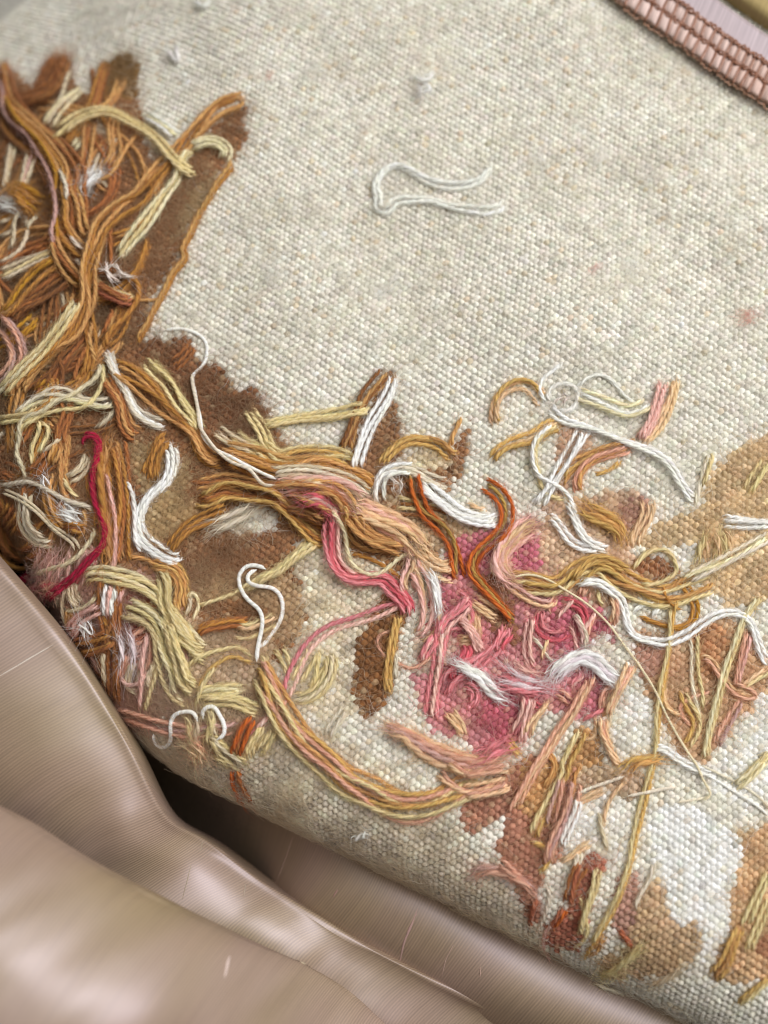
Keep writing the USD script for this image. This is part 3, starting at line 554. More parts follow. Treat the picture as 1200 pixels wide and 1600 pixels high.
# ---------------------------------------------------------------- every length of yarn, in the order it lies (colours; strands; spread; thickness; kind; name; label; path in places of the photograph; "/" starts another path)
YARNS = '''
ochre+brown|3|14|1|w|yarn_tail|brown and ochre yarn at the left edge under the rust swag, lowest in the tangle|A 0,560 80,720 200,820 300,930 370,1060 430,1200
rust+rust+brown|3|14|1.1|f|yarn_loop|felted rust leaf shaped loop standing at the top of the left tangle|A 300,440 350,330 420,210 510,120 / A 120,500 300,440 400,380 470,280 520,130
ecru|1|0|1|w|yarn_tail|single beige strand dropping from the rust leaf loop at upper left|A 540,250 510,350 480,450 420,580 350,700
cream+ecru|2|8|1|w|yarn_tail|pale two strand tail forking upward beneath the straw arch at upper left|A 640,390 560,460 490,530 420,620 370,720
rust+ochre|3|10|1|w|yarn_tail|rust yarn edging the left side of the rounded brown finger at top|A 840,190 790,300 750,420 720,520 690,620
caramel+rust|2|9|.95|w|yarn_tail|rust strands running down beside the grey gap below the brown finger|A 720,640 700,780 680,900 640,1020 610,1100
ochre|2|8|1|w|yarn_tail|ochre stub under the straw arch left of the grey gap|A 640,680 570,760 530,860
cream|2|6|.9|w|yarn_tail|short cream stub between rust strands below the straw arch|A 640,780 600,840 570,900
white|3|13|1.1|f|yarn_tail|fluffy off-white tuft in the hollow right of the rust swag|A 790,1020 740,1070 680,1130 640,1190 B 640,120
cream+ecru|2|6|.95|w|yarn_tail|cream double strand at the far left edge under the rust swag|A 110,820 90,920 60,1040 30,1200 B 20,100
ecru+mauve|2|8|1|w|yarn_tail|pinkish beige double strand just right of the far left cream one|A 260,900 220,1000 170,1130 140,1190
white|3|15|1.1|f|yarn_tail|fluffy white clump on the left edge beside an orange tuft|B -20,170 60,190 130,215
ecru|1|0|1|w|yarn_tail|pale strand on the left edge just below the white clump|B -30,360 50,320 100,310
ecru|1|0|1|w|yarn_tail|pale wavy strand on the left edge, second below the white clump|B -30,460 60,420 120,395
mustard+ochre|4|20|1.1|f|yarn_tail|orange mustard felted tuft beside the white clump at left|B 90,60 160,120 240,190 310,240
rust|1|0|1|w|yarn_tail|rusty strand above the beige pair on the left edge|B -20,700 120,610 210,560 300,530 360,520
ecru+straw|2|8|.95|w|yarn_tail|beige parallel pair running left to the edge under the curly loops|B -20,755 120,700 250,640 380,590 440,565
brown+rust|4|16|1|w|yarn_tail|dark rust brown fan under the ochre bundle at left|B 40,1100 150,980 270,920 370,860 480,780 560,730
ochre+mustard+caramel|3|12|1|w|yarn_tail|ochre bundle sweeping down to the left edge below the beige pair|B -20,1070 80,1000 150,900 220,810 310,720 400,660 490,615
mustard|2|14|1|w|yarn_tail|olive mustard pair low at the left edge beside the mauve loop|B 290,1080 200,1170 C 100,260 0,330
mauve+salmon|3|14|1.05|w|yarn_loop|dusty pink hooked loop at the left edge|C -20,100 60,190 110,280 130,390 90,480 30,560 -20,620
ecru|1|0|.95|w|yarn_loop|beige curl hanging below the orange tuft at left, outer one|B 160,250 120,310 110,400 100,480 70,560
ecru+caramel|1|0|.95|w|yarn_loop|tan curl hanging below the orange tuft, sweeping to the left edge|B 190,280 215,380 200,460 160,540 90,600 -20,660
ecru|1|0|.9|w|yarn_tail|short beige wisp right of the tan curl below the orange tuft|B 290,290 230,350 215,420
rust+caramel|4|20|1|w|yarn_tail|wide rust swag falling from the left edge through the upper tangle|A -20,180 20,360 70,490 200,620 330,740 440,830 530,950 590,1080 B 580,60 610,160 630,270 650,380 710,450
caramel+ochre|3|16|1|w|yarn_tail|caramel strands inside the rust swag, ending at the crossing|A 60,560 150,650 280,760 400,900 480,1040 B 460,60 480,200 480,330 540,450 620,540 700,580
mustard|1|0|.9|w|yarn_tail|single mustard strand threaded along the rust swag|A 40,450 100,580 190,690 290,780 370,900 440,1080 B 430,60 430,200 440,310 450,430 480,560 540,680 600,770 660,820
caramel+rust|2|9|1|w|yarn_tail|caramel pair crossing under the big rust rope at the centre of the left tangle|B 400,400 450,560 530,680 600,760 660,800
mauve+ecru|1|0|1|w|yarn_tail|pinkish beige strand lying on top of the rust swag|A -10,330 20,420 20,530 70,640 190,740 260,840 330,950 400,1080 B 400,0 430,150 430,280 415,340 400,400 430,520
bone|1|0|.95|w|yarn_tail|short bone white strand on the right part of the rust swag|A 460,1020 500,1110 510,1200 B 520,80 510,180
bone|1|0|.9|w|yarn_tail|bone strand at the centre crossing, upper one|B 530,420 600,510 660,560
bone|1|0|.9|w|yarn_tail|bone strand at the centre crossing, lower one|B 590,620 640,680 675,720
straw|2|7|.95|w|yarn_tail|straw pair passing right from the centre crossing of the left tangle|B 730,780 820,830 900,870 980,900 1060,930
rust+redrust|3|12|1|w|yarn_tail|reddish rust bundle right of the centre crossing|B 750,830 860,900 960,950 1050,960
rust|1|0|1|w|yarn_tail|rust strand slanting down below the reddish bundle|B 870,1000 830,1120 C 880,20 840,120 800,220
caramel|1|0|1|w|yarn_tail|caramel strand falling to the knot of pale strands at left centre|C 730,110 700,250 720,330 750,430
rust|1|0|1|w|yarn_tail|rust strand left of the pale knot at left centre|C 690,300 630,400 600,480 570,600
mustard|2|8|1|w|yarn_tail|olive mustard stub above the pale beige tangle at left|C 390,540 330,600 250,665
brown+caramel|3|22|1|w|yarn_tail|brown strands running beside the long straw diagonal of the left tangle|B 700,900 620,1080 540,1220 C 480,230 340,400 200,580 140,700
caramel+ochre|4|18|1|w|yarn_loop|large rust and caramel rope bending from the dark leaf through the left tangle|00 1150,465 1050,485 960,560 880,650 820,720 A 1200,1090 B 1080,160 960,230 880,290 800,370 760,470 720,590 690,700 690,830 680,950 640,1050 560,1180 C 440,280 330,380 200,500 120,620 80,730
caramel|1|0|1|w|yarn_tail|caramel strand closing the pointed brown leaf at top|00 1150,470 1120,500 1050,530 980,580 900,660
cream+straw|2|8|1.05|w|yarn_tail|straw white pair running down in front of the dark leaf shadow at upper left|00 930,690 860,740 830,830 780,900 720,980 660,1060 590,1150 540,1215 B 920,640
cream|2|9|1.1|w|yarn_loop|thick cream hook looping at the right end of the upper left tangle|00 880,700 960,660 1030,670 1065,710 1040,760
white+cream|2|9|1.1|w|yarn_tail|thick off-white end emerging above the straw arch at upper left|00 680,540 760,590 830,655
straw+straw|2|8|1.05|w|yarn_loop|long straw arch over the grey gap at the top of the left tangle|00 240,650 330,570 430,530 510,530 600,570 720,640 790,720 850,780 935,830
ochre+caramel|2|5|1|w|yarn_tail|caramel double strand running down alone beside plain canvas, upper left of centre|00 1060,740 1090,760 1040,840 980,930 930,1010 890,1100 860,1180 01 870,0 820,70 780,150 740,220 690,320 650,390 620,455
ochre|1|0|1.25|w|yarn_loop|ochre hook curling from the centre crossing down to the pale knot|B 1030,770 1080,830 1080,910 1040,1000 970,1080 900,1140 850,1200 C 830,240 820,320
straw+cream|2|8|1|w|yarn_tail|long straw diagonal running to the left edge|B 640,930 560,1030 500,1120 420,1200 C 420,220 320,340 220,430 120,530 40,620 -20,700
rust|3|14|1|w|yarn_tail|rust stack low at the left edge behind the pale strands|D -10,270 80,310 140,360
caramel+rust|3|15|1.05|w|yarn_tail|broad caramel tail falling right of the pale knot|C 820,520 880,630 950,740 970,850 1010,950 1090,1010
ecru|1|0|1|w|yarn_tail|beige wisp above the crimson curl|C 890,800 830,880 740,955
bone+white|2|8|1|w|yarn_tail|white streaked pair fanning right from the pale knot over brown wool|C 830,330 860,400 900,500 960,590 1010,700 1060,800 1120,860 1200,910 E 190,500 260,530 340,540
bone|1|0|.9|w|yarn_tail|grey white strand topmost in the fan left of the pale knot|C 870,710 780,720 650,710 560,660 450,630 370,650 280,710 180,790 100,830
bone|1|0|.9|w|yarn_tail|bone strand second in the fan left of the pale knot|C 880,745 780,770 690,740 600,720 500,690 400,680 290,700 200,760 110,830
cream|1|0|.9|w|yarn_tail|cream strand third in the fan left of the pale knot|C 890,765 790,785 680,760 580,730 480,720 330,740 220,780 130,850
straw|1|0|.95|w|yarn_tail|straw strand reaching the left edge under the pale fan, upper|C -20,870 80,850 170,840 240,820 300,780
straw|1|0|.95|w|yarn_tail|straw strand reaching the left edge under the pale fan, lower|C -20,915 100,890 190,880 280,850
straw|1|0|1|w|yarn_tail|straw strand curving from the pale knot down to the left|C 800,440 805,570 760,680 700,750 620,790 500,800 400,820 320,850 250,890 160,950 110,1040 100,1170 D 130,60
ecru|1|0|1|w|yarn_tail|beige strand from the pale knot turning down and vanishing near the twin threads|C 790,430 760,530 700,590 620,640 540,690 440,730 360,790 280,830 200,860 150,930 150,1020 150,1130 D 150,20 130,130 180,260 200,360
straw|1|0|.95|w|yarn_loop|straw loop hanging under the pale fan, left arm|C 300,880 300,980 260,1060 250,1180 D 250,100 250,250
straw|1|0|.95|w|yarn_loop|straw loop hanging under the pale fan, right arm|C 310,900 370,940 370,1010 330,1080 290,1170 D 290,160
ecru|1|0|.9|w|yarn_tail|thin beige wisp left of the crimson curl|C 490,1010 400,1080 320,1150
bone|1|0|.9|w|yarn_tail|bone stub on the left edge under the pale fan|C -20,1040 20,990 50,960
rust|2|9|1|w|yarn_tail|rust pair between the straw loop and crimson curl|D 400,130 340,220 270,300 230,330
caramel+ochre|2|8|1|w|yarn_tail|ochre pair left of the crimson thread, short|D 470,60 410,160 370,230
rust+brown+ochre|4|26|1|w|yarn_loop|big rust hank curving round against the silk flap at the left edge|D -20,460 20,560 -5,700 30,840 90,940
ochre+rust|4|26|1|w|yarn_loop|ochre hank looping at lower left beside the silk flap|D 160,540 100,640 30,740 20,850 80,930 180,970 280,910 350,850
ecru+bone|2|8|1|w|yarn_loop|beige loop lying inside the rust hank at left|D 190,420 190,540 180,680 230,780 320,840 440,825
ecru|1|0|.9|w|yarn_tail|beige strand parallel to the beige loop inside the rust hank|D 220,560 215,660 260,740 350,800
white|3|14|1.1|f|yarn_tail|white fluffy end lying between twin threads and crimson thread|D 480,570 560,630 630,680
straw|1|0|.95|w|yarn_tail|straw strand between bone strand and crimson thread|D 490,320 540,420 620,500
ecru|2|8|1|w|yarn_tail|beige fluffy end touching the crimson thread from the left|D 700,150 640,270 580,320 520,350
caramel|1|0|1|w|yarn_tail|caramel strand just left of the crimson bend|D 650,560 665,680 640,780 600,820
ochre+rust|2|10|1|w|yarn_tail|short ochre pair beside the ends of the twin threads|D 500,740 580,730 660,760
white|1|0|1|f|yarn_tail|small white tip poking up by the bone strand|D 330,310 350,350 370,400
blush|3|24|.8|f|yarn_tail|pale pink wisps above the crimson end near the silk flap|D 400,900 340,1050 300,1160 / D 450,930 380,1080
blush|1|0|.8|w|yarn_tail|thin pale pink strand hanging from the twin threads|D 540,870 545,1000 510,1160
salmon+rose|2|8|1|f|yarn_tail|faded red pair beside the silk flap, under the crimson end|02 120,380 180,350 255,335
salmon|2|8|1|f|yarn_tail|salmon pair just above the crimson end at the silk flap|02 130,410 210,375 270,355
mauve|3|22|1|f|yarn_tail|faded mauve strands along the silk flap below the crimson end|02 180,470 240,500 300,560 340,640
crimson|2|5|1.05|w|yarn_tail|short crimson stub at the edge of the silk flap|D 245,1065 200,1110 130,1165
ochre+caramel|3|13|1.1|f|yarn_tail|ochre felted column, left part, below the crimson curl|D 830,0 820,150 810,300 830,500 845,700 840,850 850,1000 820,1060
rust+ochre+caramel|4|18|1.05|w|yarn_tail|rust column, right part, below the crimson curl|D 900,30 940,200 970,400 985,600 975,750 960,900 955,1030
blush+bone|1|0|.95|w|yarn_tail|pale pink strand running down the middle of the rust column|D 830,280 870,500 900,650 900,800 890,1000 870,1070
rust+ochre|2|9|1|w|yarn_tail|rust pair continuing down from the column, left branch|02 500,280 480,400 490,510 525,600
rust|2|8|1|w|yarn_tail|rust pair continuing down from the column, right branch|02 580,280 560,400 545,500 520,600
white+blush|2|9|1|w|yarn_tail|white pair standing in the split of the rust column|02 520,340 500,430 505,500 / 02 545,350 525,430
rust+brown|3|15|1.05|w|yarn_tail|rust brown tail hanging straight down at lower left|02 525,530 515,640 520,740 530,830 545,915
ecru|1|0|.9|w|yarn_tail|beige strand left of the rust brown tail|02 490,640 485,740 500,820
rust+ochre|4|22|1|w|yarn_tail|rust bundle crossing toward the silk flap at lower left|02 300,660 390,640 470,620 540,585
redrust+salmon|3|14|1|w|yarn_tail|reddish strands right of the rust bundle at lower left|02 590,610 650,575 710,535
ecru|2|10|.9|w|yarn_tail|beige looped pair left of the rust column, upper|02 340,310 340,400 385,450
ecru|1|0|.85|w|yarn_tail|beige strand edging the silk flap near the crimson end|02 310,340 290,450 325,560
cream|1|0|.9|w|yarn_tail|cream curve joining the beige looped pair to the column|02 455,390 405,440 310,470
blush|2|8|.95|w|yarn_loop|pale pink bend beside the white bead at lower left|02 480,445 400,480 350,530 340,600
white|2|10|1.2|f|yarn_tail|small white twisted bead stitch near the silk flap|02 395,520 415,560 425,580
mauve|2|10|1.15|f|yarn_tail|dusty mauve rope along the rolled edge at lower left|02 350,670 420,780 470,860 510,930 560,950
mauve+salmon|3|10|1|w|yarn_tail|dusty pink line running right along the rolled edge under the white curls|02 500,930 600,950 700,985 800,1010 I 440,500 550,500 650,480 750,490 870,470
pink|1|0|.9|w|yarn_tail|pink strand joining the dusty pink line under the thick tan bundle|I 930,560 1000,500 1060,440 1120,380
blush|1|0|.95|w|yarn_loop|lavender pink arc above the mauve rope|02 560,760 600,810 660,795 685,740
blush+pink|1|0|.9|w|yarn_tail|thin pink strand standing right of the rust brown tail|H 160,640 140,740 100,880 90,950
blush|1|0|.85|w|yarn_tail|pale pink strand beside the straw needle at lower left|02 690,560 670,700 660,850 655,930
lilac|2|16|.8|f|yarn_tail|lilac wisps between the rust brown tail and the thin pink strand|02 580,560 600,660 590,740
straw|1|0|1|w|yarn_tail|straight straw strand like a needle at lower left|02 750,690 720,800 700,860 680,940
caramel|1|0|.95|w|yarn_tail|tan strand from the foot of the column bending right|02 590,210 680,220 740,260 770,330 775,420
gold+caramel|3|16|.95|w|yarn_loop|gold arch right of the rust column foot|H 180,90 260,110 350,140 410,210 432,300 420,400 430,490
cream+ecru|1|0|.9|w|yarn_loop|small cream loop standing beside the gold arch|H 470,400 490,330 540,370 540,470 490,560
ecru|1|0|.9|w|yarn_tail|beige strand left of the small cream loop|H 480,350 480,440 430,520
ochre+rust|3|12|1|w|yarn_tail|ochre bundle pointing left on the dark brown patch at lower centre left|H 520,645 620,590 720,570 820,550 960,560
straw+peach|2|14|.9|w|yarn_tail|pale pair right of the ochre bundle on the brown patch|H 830,600 920,630 1040,590 1180,525
straw|1|0|.95|w|yarn_tail|straw strand arching to the white cotton loop from the small cream loop|H 550,440 630,400 700,380 850,320 950,260 1050,210 1130,165
straw|2|7|1.1|w|yarn_tail|thick straw pair lying on plain canvas right of the white cotton loop|F -110,1210 0,1140 120,1080 230,1000 330,920 440,810 / F -20,1160 100,1100 190,1060 280,975 400,880 510,815
cream+straw|3|14|1.05|w|yarn_tail|cream rope sweeping from the rust column down to the right|02 385,305 460,290 560,305 650,325 720,370 780,440 830,500 880,570 920,640 980,690
straw|2|10|1|w|yarn_tail|straw rope lying beside the cream rope, inner bend|H 250,160 300,260 300,400 330,500 390,620 460,700 540,770 620,800
straw+gold|1|0|.95|w|yarn_loop|straw arch reaching the top of the thick tan bundle|H 460,910 560,830 640,800 760,770 850,760 920,790 980,860
gold|1|0|.95|w|yarn_loop|thin straw arch below the other arch beside the tan bundle|H 520,1090 590,1010 640,930 720,870 820,830 920,865 985,890
straw+cream|4|24|1.05|w|yarn_tail|broad cream and straw bundle falling to the white curls|02 570,440 650,470 710,510 755,580 775,650 820,750 850,830 910,890
straw|2|12|1|w|yarn_tail|straw pair on the right side of the broad cream bundle|H 290,540 330,650 360,780 400,900 430,1010 I 500,170 540,210
straw+cream|2|9|1.05|w|yarn_tail|thick cream pair lying across just above the white curls|I 520,215 650,190 780,185 910,205
straw|2|10|1|w|yarn_tail|straw pair lying across under the thick cream pair|I 560,260 700,265 830,280 930,320 1050,375
straw|1|0|.95|w|yarn_tail|straw strand slanting down to the white curls|I 690,10 620,90 560,210 530,330
straw|3|26|1|w|yarn_tail|straw stubs beside the pink strands below the brown strip|12 60,650 90,720 105,790 / 12 290,650 250,740 215,820
straw+cream|2|8|1.05|w|yarn_loop|cream loop to the right of the pink strands at lower centre left|12 345,660 345,740 300,830 230,880 165,885
straw|2|9|1|w|yarn_tail|straw tails poking out under the tan bundle beside the dusty pink line|I 1090,470 1030,560 960,650 940,730 / I 1155,490 1090,600 1010,690
bone|2|8|.9|w|yarn_tail|faint bone pair on plain canvas above the tan bundle|12 430,920 380,980 325,1065
pink+blush|1|0|1|w|yarn_tail|long pink strand running from the brown strip down to the tan bundle, upper|12 690,425 600,440 500,480 400,510 310,550 240,610 190,680 150,760 125,850
blush+pink|1|0|1|w|yarn_tail|long pale pink strand running from the brown strip to the tan bundle, lower|12 690,430 600,480 480,520 360,560 280,620 230,690 190,790 145,880 60,960 0,1020
ecru+straw|4|30|1|f|yarn_tail|fluffy cream knot between the two white curls|I 560,360 575,450 570,560 590,640
salmon+peach|4|14|1|f|yarn_tail|pink salmon tuft below the white curls|I 490,610 540,680 570,760
straw+ecru|2|9|1.05|w|yarn_tail|straw tail below the right white curl|I 640,540 740,660 830,720 930,800
straw|1|0|.9|w|yarn_tail|thin straw tail left of the tail under the right white curl|I 650,690 720,740 800,795
rust+orange|3|12|1|w|yarn_tail|orange brown tail crossing the rolled edge, upper length|I 970,400 910,480 875,580 850,720
orange+rust|2|9|1|w|yarn_tail|orange brown tail crossing the rolled edge, lower length|I 850,790 835,890 880,980 945,1070
white|1|0|1.15|s|cotton_loop|white cotton curl at lower left, left one of two|I 200,530 220,610 280,640 330,590 330,480 360,390 440,360 510,370 545,440
white|1|0|1.15|s|cotton_loop|white cotton curl at lower left, right one of two|I 590,420 590,350 660,320 710,380 745,450 745,540 690,580
caramel+gold+salmon+straw|7|34|1|w|yarn_tail|thick tan and peach bundle sweeping along the bottom edge of the canvas|12 0,700 50,800 110,940 175,1035 260,1110 350,1180 13 430,55 510,100 610,150 720,175 830,160 940,120 1060,80
peach+salmon+mauve|4|18|1|f|yarn_tail|fluffy peach tail joining the tan bundle from above|12 600,1010 690,1040 770,1090 850,1130 950,1165 1060,1180 1180,1150
salmon+peach|3|24|1|w|yarn_tail|peach wisps where the tan bundle ends at the brown patch|13 880,-10 930,40 1010,70 1100,40 1190,30 / 13 960,100 1060,90 1180,60
caramel+ochre|4|16|1|w|yarn_tail|caramel and gold diagonal from the pale knot to the white sewing thread|C 880,450 1000,500 1100,570 1200,660 E 110,180 220,290 330,410 430,500 520,600 570,700 640,780 760,805
straw|3|11|1|w|yarn_tail|straw strands lying along the caramel diagonal|E 140,0 220,100 310,190 370,290 440,390 520,480 560,570
ochre|2|8|1|w|yarn_loop|caramel loop right of the column beside the white yarn|E 320,590 240,640 200,740 160,850 140,940 / E 310,640 230,760 210,850 190,970
rust|2|12|1|w|yarn_tail|rust stub on the dark patch beside the caramel diagonal|01 905,410 860,470 800,520
white|2|9|1.05|w|yarn_loop|bright white yarn curving down right of the rust column|E 310,640 345,740 345,860 290,980 190,1070 125,1160 90,1240 90,1340 135,1430 200,1490 H 310,60 400,72 450,45
white|1|0|.95|w|yarn_tail|thin white strand left of the bright white yarn by the rust column|D 985,350 1030,450 1050,560 1050,700 1060,830 1110,915
straw|3|14|1|w|yarn_tail|straw strands at the top of the centre bundle, fanning from the left|E 820,580 900,660 1010,720 1100,780 1180,830 F 260,240
straw|2|9|1.05|w|yarn_tail|straw pair rising steeply into the top of the centre bundle|E 930,370 1000,480 1060,580 1140,680 F 110,100 200,160 300,180
straw+gold|4|18|1|w|yarn_tail|straw top layer of the centre bundle beside plain canvas|F 0,80 80,130 170,200 300,180 420,165 540,155 650,165 720,195 770,250
ecru|2|10|.9|w|yarn_tail|pale wisps fanning out left of the centre bundle|E 680,560 800,640 900,680 1000,720
caramel+ochre|5|22|1|w|yarn_tail|caramel layer of the centre bundle ending at the white loop|E 720,720 850,770 1000,820 1200,870 F 120,260 260,270 380,235 500,225 620,260 740,290 850,330 920,400 935,460
ecru+bone|4|22|.95|w|yarn_tail|bone and grey layer of the centre bundle|F 120,350 280,325 420,315 560,325 700,365 800,430 880,520
blush+ecru|3|18|1|f|yarn_tail|pale pink layer of the centre bundle|F 150,390 300,385 450,370 600,390 720,450 820,540
caramel+rust|4|20|1|w|yarn_tail|caramel layer curving over the pink end in the centre|E 480,1010 620,1000 760,970 900,990 1050,1030 1200,1070 F 150,430 300,420 450,415 600,440 690,520 740,620 800,740 880,810 1000,845 1100,880 1160,930
rose+mauve|3|15|1.05|f|yarn_tail|felted dark pink end where the rose yarn begins in the centre|F 360,490 480,495 560,540 620,640
ochre+gold+rust|4|17|1|w|yarn_tail|ochre lower layer of the centre bundle pointing at the rose yarn|E 520,1090 620,1095 720,1045 820,1040 950,1070 1100,1105 1200,1120 F 120,500 220,570 300,640 400,720 500,790 590,805
caramel+brown|3|22|1|w|yarn_tail|brown strands inside the ochre lower layer|F 240,520 380,560 480,610 560,660
ochre|2|10|1|w|yarn_tail|ochre tail bending down left of the white patch|02 790,190 840,120 900,60 980,20 1070,-15
bone|3|14|.9|f|yarn_tail|white fuzzy strands across the white patch left of centre|02 990,70 1080,40 1150,10 1200,-20
gold+ochre|1|0|.9|w|yarn_tail|thin gold strand along the brown strip below the rose yarn, upper|F 690,530 715,620 700,740 730,900
ochre|1|0|.95|w|yarn_tail|thin gold strand running right under the cream loop in the centre|F 740,915 850,950 960,1000 1080,1080 1185,1175
rose+pink|3|11|1.05|w|yarn_tail|thick rose pink yarn curving down in the centre|F 600,640 590,740 590,860 600,970 650,1070 740,1130 870,1130 1000,1130 1080,1160 12 640,350 690,400 715,450 700,505
blush+pink|1|0|.9|w|yarn_tail|pale pink strand inside the bend of the rose yarn|F 590,570 640,660 640,780 640,880 660,980 720,1050 800,1100
cream|1|0|.95|w|yarn_loop|single cream strand looping beside the rose yarn|F 580,585 640,660 690,760 710,880 740,980 800,1050 900,1090 980,1070 1060,1010 1130,950 1200,925 G 270,925
peach+blush|5|24|1|f|yarn_tail|peach bundle streaming right from the centre bundle|F 760,540 900,600 1000,650 1100,680 1200,710 G 100,700 190,770 250,850 300,930
caramel|3|16|1|w|yarn_tail|caramel fuzz between the peach bundle and the brown strip|F 740,620 830,740 950,820 1060,860 1150,900
peach|2|10|1|w|yarn_tail|peach branch ending at the orange thread|G 250,870 350,970 440,1020 550,1015 / G 300,950 420,1050 500,1080 560,1090
blush+peach|2|10|1|w|yarn_tail|pale peach strand dropping on the pink patch, left|G 240,940 220,1060 200,1180 12 710,320 720,380
peach+blush|3|13|1|w|yarn_tail|pale peach hook hanging on the pink patch|12 740,230 790,300 815,390 815,490 780,560 740,580
white|2|6|.7|f|yarn_tail|thin white wisp on the pink patch beside the pale peach hook|12 800,270 830,320 850,400 860,480
caramel+brown|3|12|1|w|yarn_tail|brown strands edging the left side of the pointed leaf in the centre|11 630,535 580,590 520,650 480,720 440,830 410,925
gold|2|10|1.1|w|yarn_loop|gold arch over the leaf shape right of centre|11 580,985 640,910 720,860 790,860 860,880 920,930 955,945
caramel|1|0|.95|w|yarn_tail|thin caramel strand under the gold arch|11 800,855 870,870 910,910 940,940
caramel|1|0|1.05|w|yarn_tail|caramel stub in the small brown leaf right of centre|11 965,755 930,830 908,900
white|2|8|.95|w|yarn_tail|white double strand down the middle of the pointed leaf|11 652,540 630,620 590,700 540,790 510,870 485,950 470,1005
straw|2|9|1.1|w|yarn_tail|straw pair lying across plain canvas left of the pointed leaf|11 30,795 100,780 230,765 350,750 450,725 545,705
straw+brown|3|22|1|w|yarn_tail|tan strands under the white loop right of centre|G 90,560 200,555 330,565 450,600 530,650
bone|2|8|1|w|yarn_loop|bone arch joining the thin top of the white loop|G -10,310 100,265 200,262 300,300 400,350 500,385
white|2|9|1|w|yarn_loop|white left leg of the loop right of centre|11 585,1165 582,1100 600,1030 660,1000 740,1005
white|3|12|1.1|w|yarn_loop|thick bright white length right of centre, ending at the orange thread|G 280,350 380,440 470,510 560,590 670,645 780,670 900,665
peach|1|0|1|w|yarn_tail|short peach fuzz right of the thick white length|G 650,520 740,570 800,580
gold+peach|2|8|1.15|w|yarn_tail|thick gold pair pointing left on plain canvas near the ring|G 838,200 920,110 1040,50 1180,5 21 170,800 230,790
peach+gold|2|8|1.05|w|yarn_loop|peach hook on plain canvas left of the ring|11 1130,805 1118,720 1140,650 1200,605 21 70,600 120,640 155,690
caramel+gold|2|9|1|w|yarn_tail|gold pair passing below the ring toward the peach fuzz|21 600,870 520,885 420,910 330,955 260,1000 215,1070
salmon+caramel|2|8|1|w|yarn_tail|salmon pair below the ring bending down|21 560,895 450,930 370,970 315,1040 315,1110
gold|1|0|.9|w|yarn_tail|short gold strand under the salmon pair|21 510,960 440,1010 380,1020
peach|2|8|1.05|w|yarn_tail|peach pair standing right of the ring, right side|21 762,580 750,650 730,720 690,800 640,850 600,872
blush|2|8|1.05|w|yarn_tail|pale pink pair standing right of the ring, left side|21 715,590 690,680 655,780 595,865
straw|1|0|.95|w|yarn_tail|straw strand bending below the ring beside the white one|21 220,795 150,830 110,900 112,960 130,1050 160,1110 240,1140
white|2|8|.95|w|yarn_tail|white pair running down left below the ring|21 345,800 290,890 230,980 180,1060 105,1180
white|1|0|.95|w|yarn_loop|white strand bending from the ring's foot|21 190,790 110,860 95,940 130,1030 200,1070 270,1130 290,1190
white|2|7|1|w|yarn_tail|white pair on peach canvas pointing down right, lower one|J 380,120 460,190 520,280 610,360 720,390 810,405
white|2|7|1|w|yarn_tail|white pair on peach canvas pointing down right, upper one|J 540,20 580,130 620,230 680,310 760,360 880,400
gold+caramel|3|14|1|f|yarn_tail|golden fuzzy tail right of the white pairs|J 640,50 720,110 840,170 930,240 955,340
peach|2|10|.95|w|yarn_tail|peach wisp pair standing on the reddish patch|J 1165,10 1150,140 1090,250 1040,390
bone|1|0|.9|w|yarn_tail|bone stub to the left of the long white yarn's end|21 860,1170 880,1080 900,1000 920,930
straw+gold|1|0|.95|w|yarn_tail|straw stub beside the bone stub on the tan area|21 940,930 920,1010 890,1085
straw|2|8|1|w|yarn_tail|straw stub on the tan area at the right edge|21 1200,970 1150,1040 1105,1110
white|2|7|1|w|yarn_tail|long white yarn running from the ring down to the tan area|21 165,690 200,740 270,780 350,800 430,830 530,870 620,900 700,940 750,990 790,1060 830,1120 862,1170
white|1|0|.9|w|yarn_tail|white end sticking up above the ring|21 240,500 180,545 140,580 130,630 160,690
white|1|0|1|w|yarn_loop|white ring on plain canvas right of centre|21 175,690 170,640 230,600 295,620 305,680 270,720 210,720
white|1|0|.8|w|yarn_tail|thin white strand arching right from the ring|21 300,620 350,575 420,560 480,600 530,660 580,695
cream+white|2|10|1|w|yarn_tail|cream white strands running right from the ring|21 305,635 380,665 460,705 540,735 600,720 655,690
white|2|8|1|w|yarn_tail|white pair at the right edge on tan wool|K 835,180 950,178 1080,180 1230,180
straw+peach|3|20|.95|f|yarn_tail|fuzzy straw strands standing on the tan area near the bone double line|K 770,270 740,400 715,520 / K 830,250 855,370 830,470
mustard+ochre|2|7|1|w|yarn_loop|orange ochre ring beneath the gold bundle at right|K 460,615 550,680 610,770 635,860 600,960 520,1000 400,990 280,950 150,905
white|1|0|1|w|yarn_tail|white stub under the gold bundle, left|K 130,885 220,830 330,805
white|1|0|1.1|w|yarn_tail|white stub inside the ochre ring|K 280,930 320,880 370,830
gold+caramel+straw|5|26|1|w|yarn_tail|gold bundle sweeping right from the pink patch|J 70,650 190,645 300,665 420,690 520,650 600,580 700,530 800,520 900,580 1000,645 1100,700 1200,745 K 350,760 480,745 580,700 700,640 790,580
gold|2|16|1|w|yarn_tail|gold strands on top of the gold bundle's crest|J 560,640 650,540 720,490 800,480 900,530 980,600
straw|1|0|1|w|yarn_loop|straw curl on top of the gold bundle|K 140,555 220,450 300,400 400,400 465,470 485,560 420,620 320,660 200,665
ochre|1|0|.7|w|yarn_tail|thin ochre wisp hanging from the gold bundle|K 380,670 400,750 450,820 520,860
bone+cream|2|9|1|w|yarn_tail|long bone double line from the gold bundle to the right edge|K 530,645 660,575 800,505 940,435 1080,365 1230,290
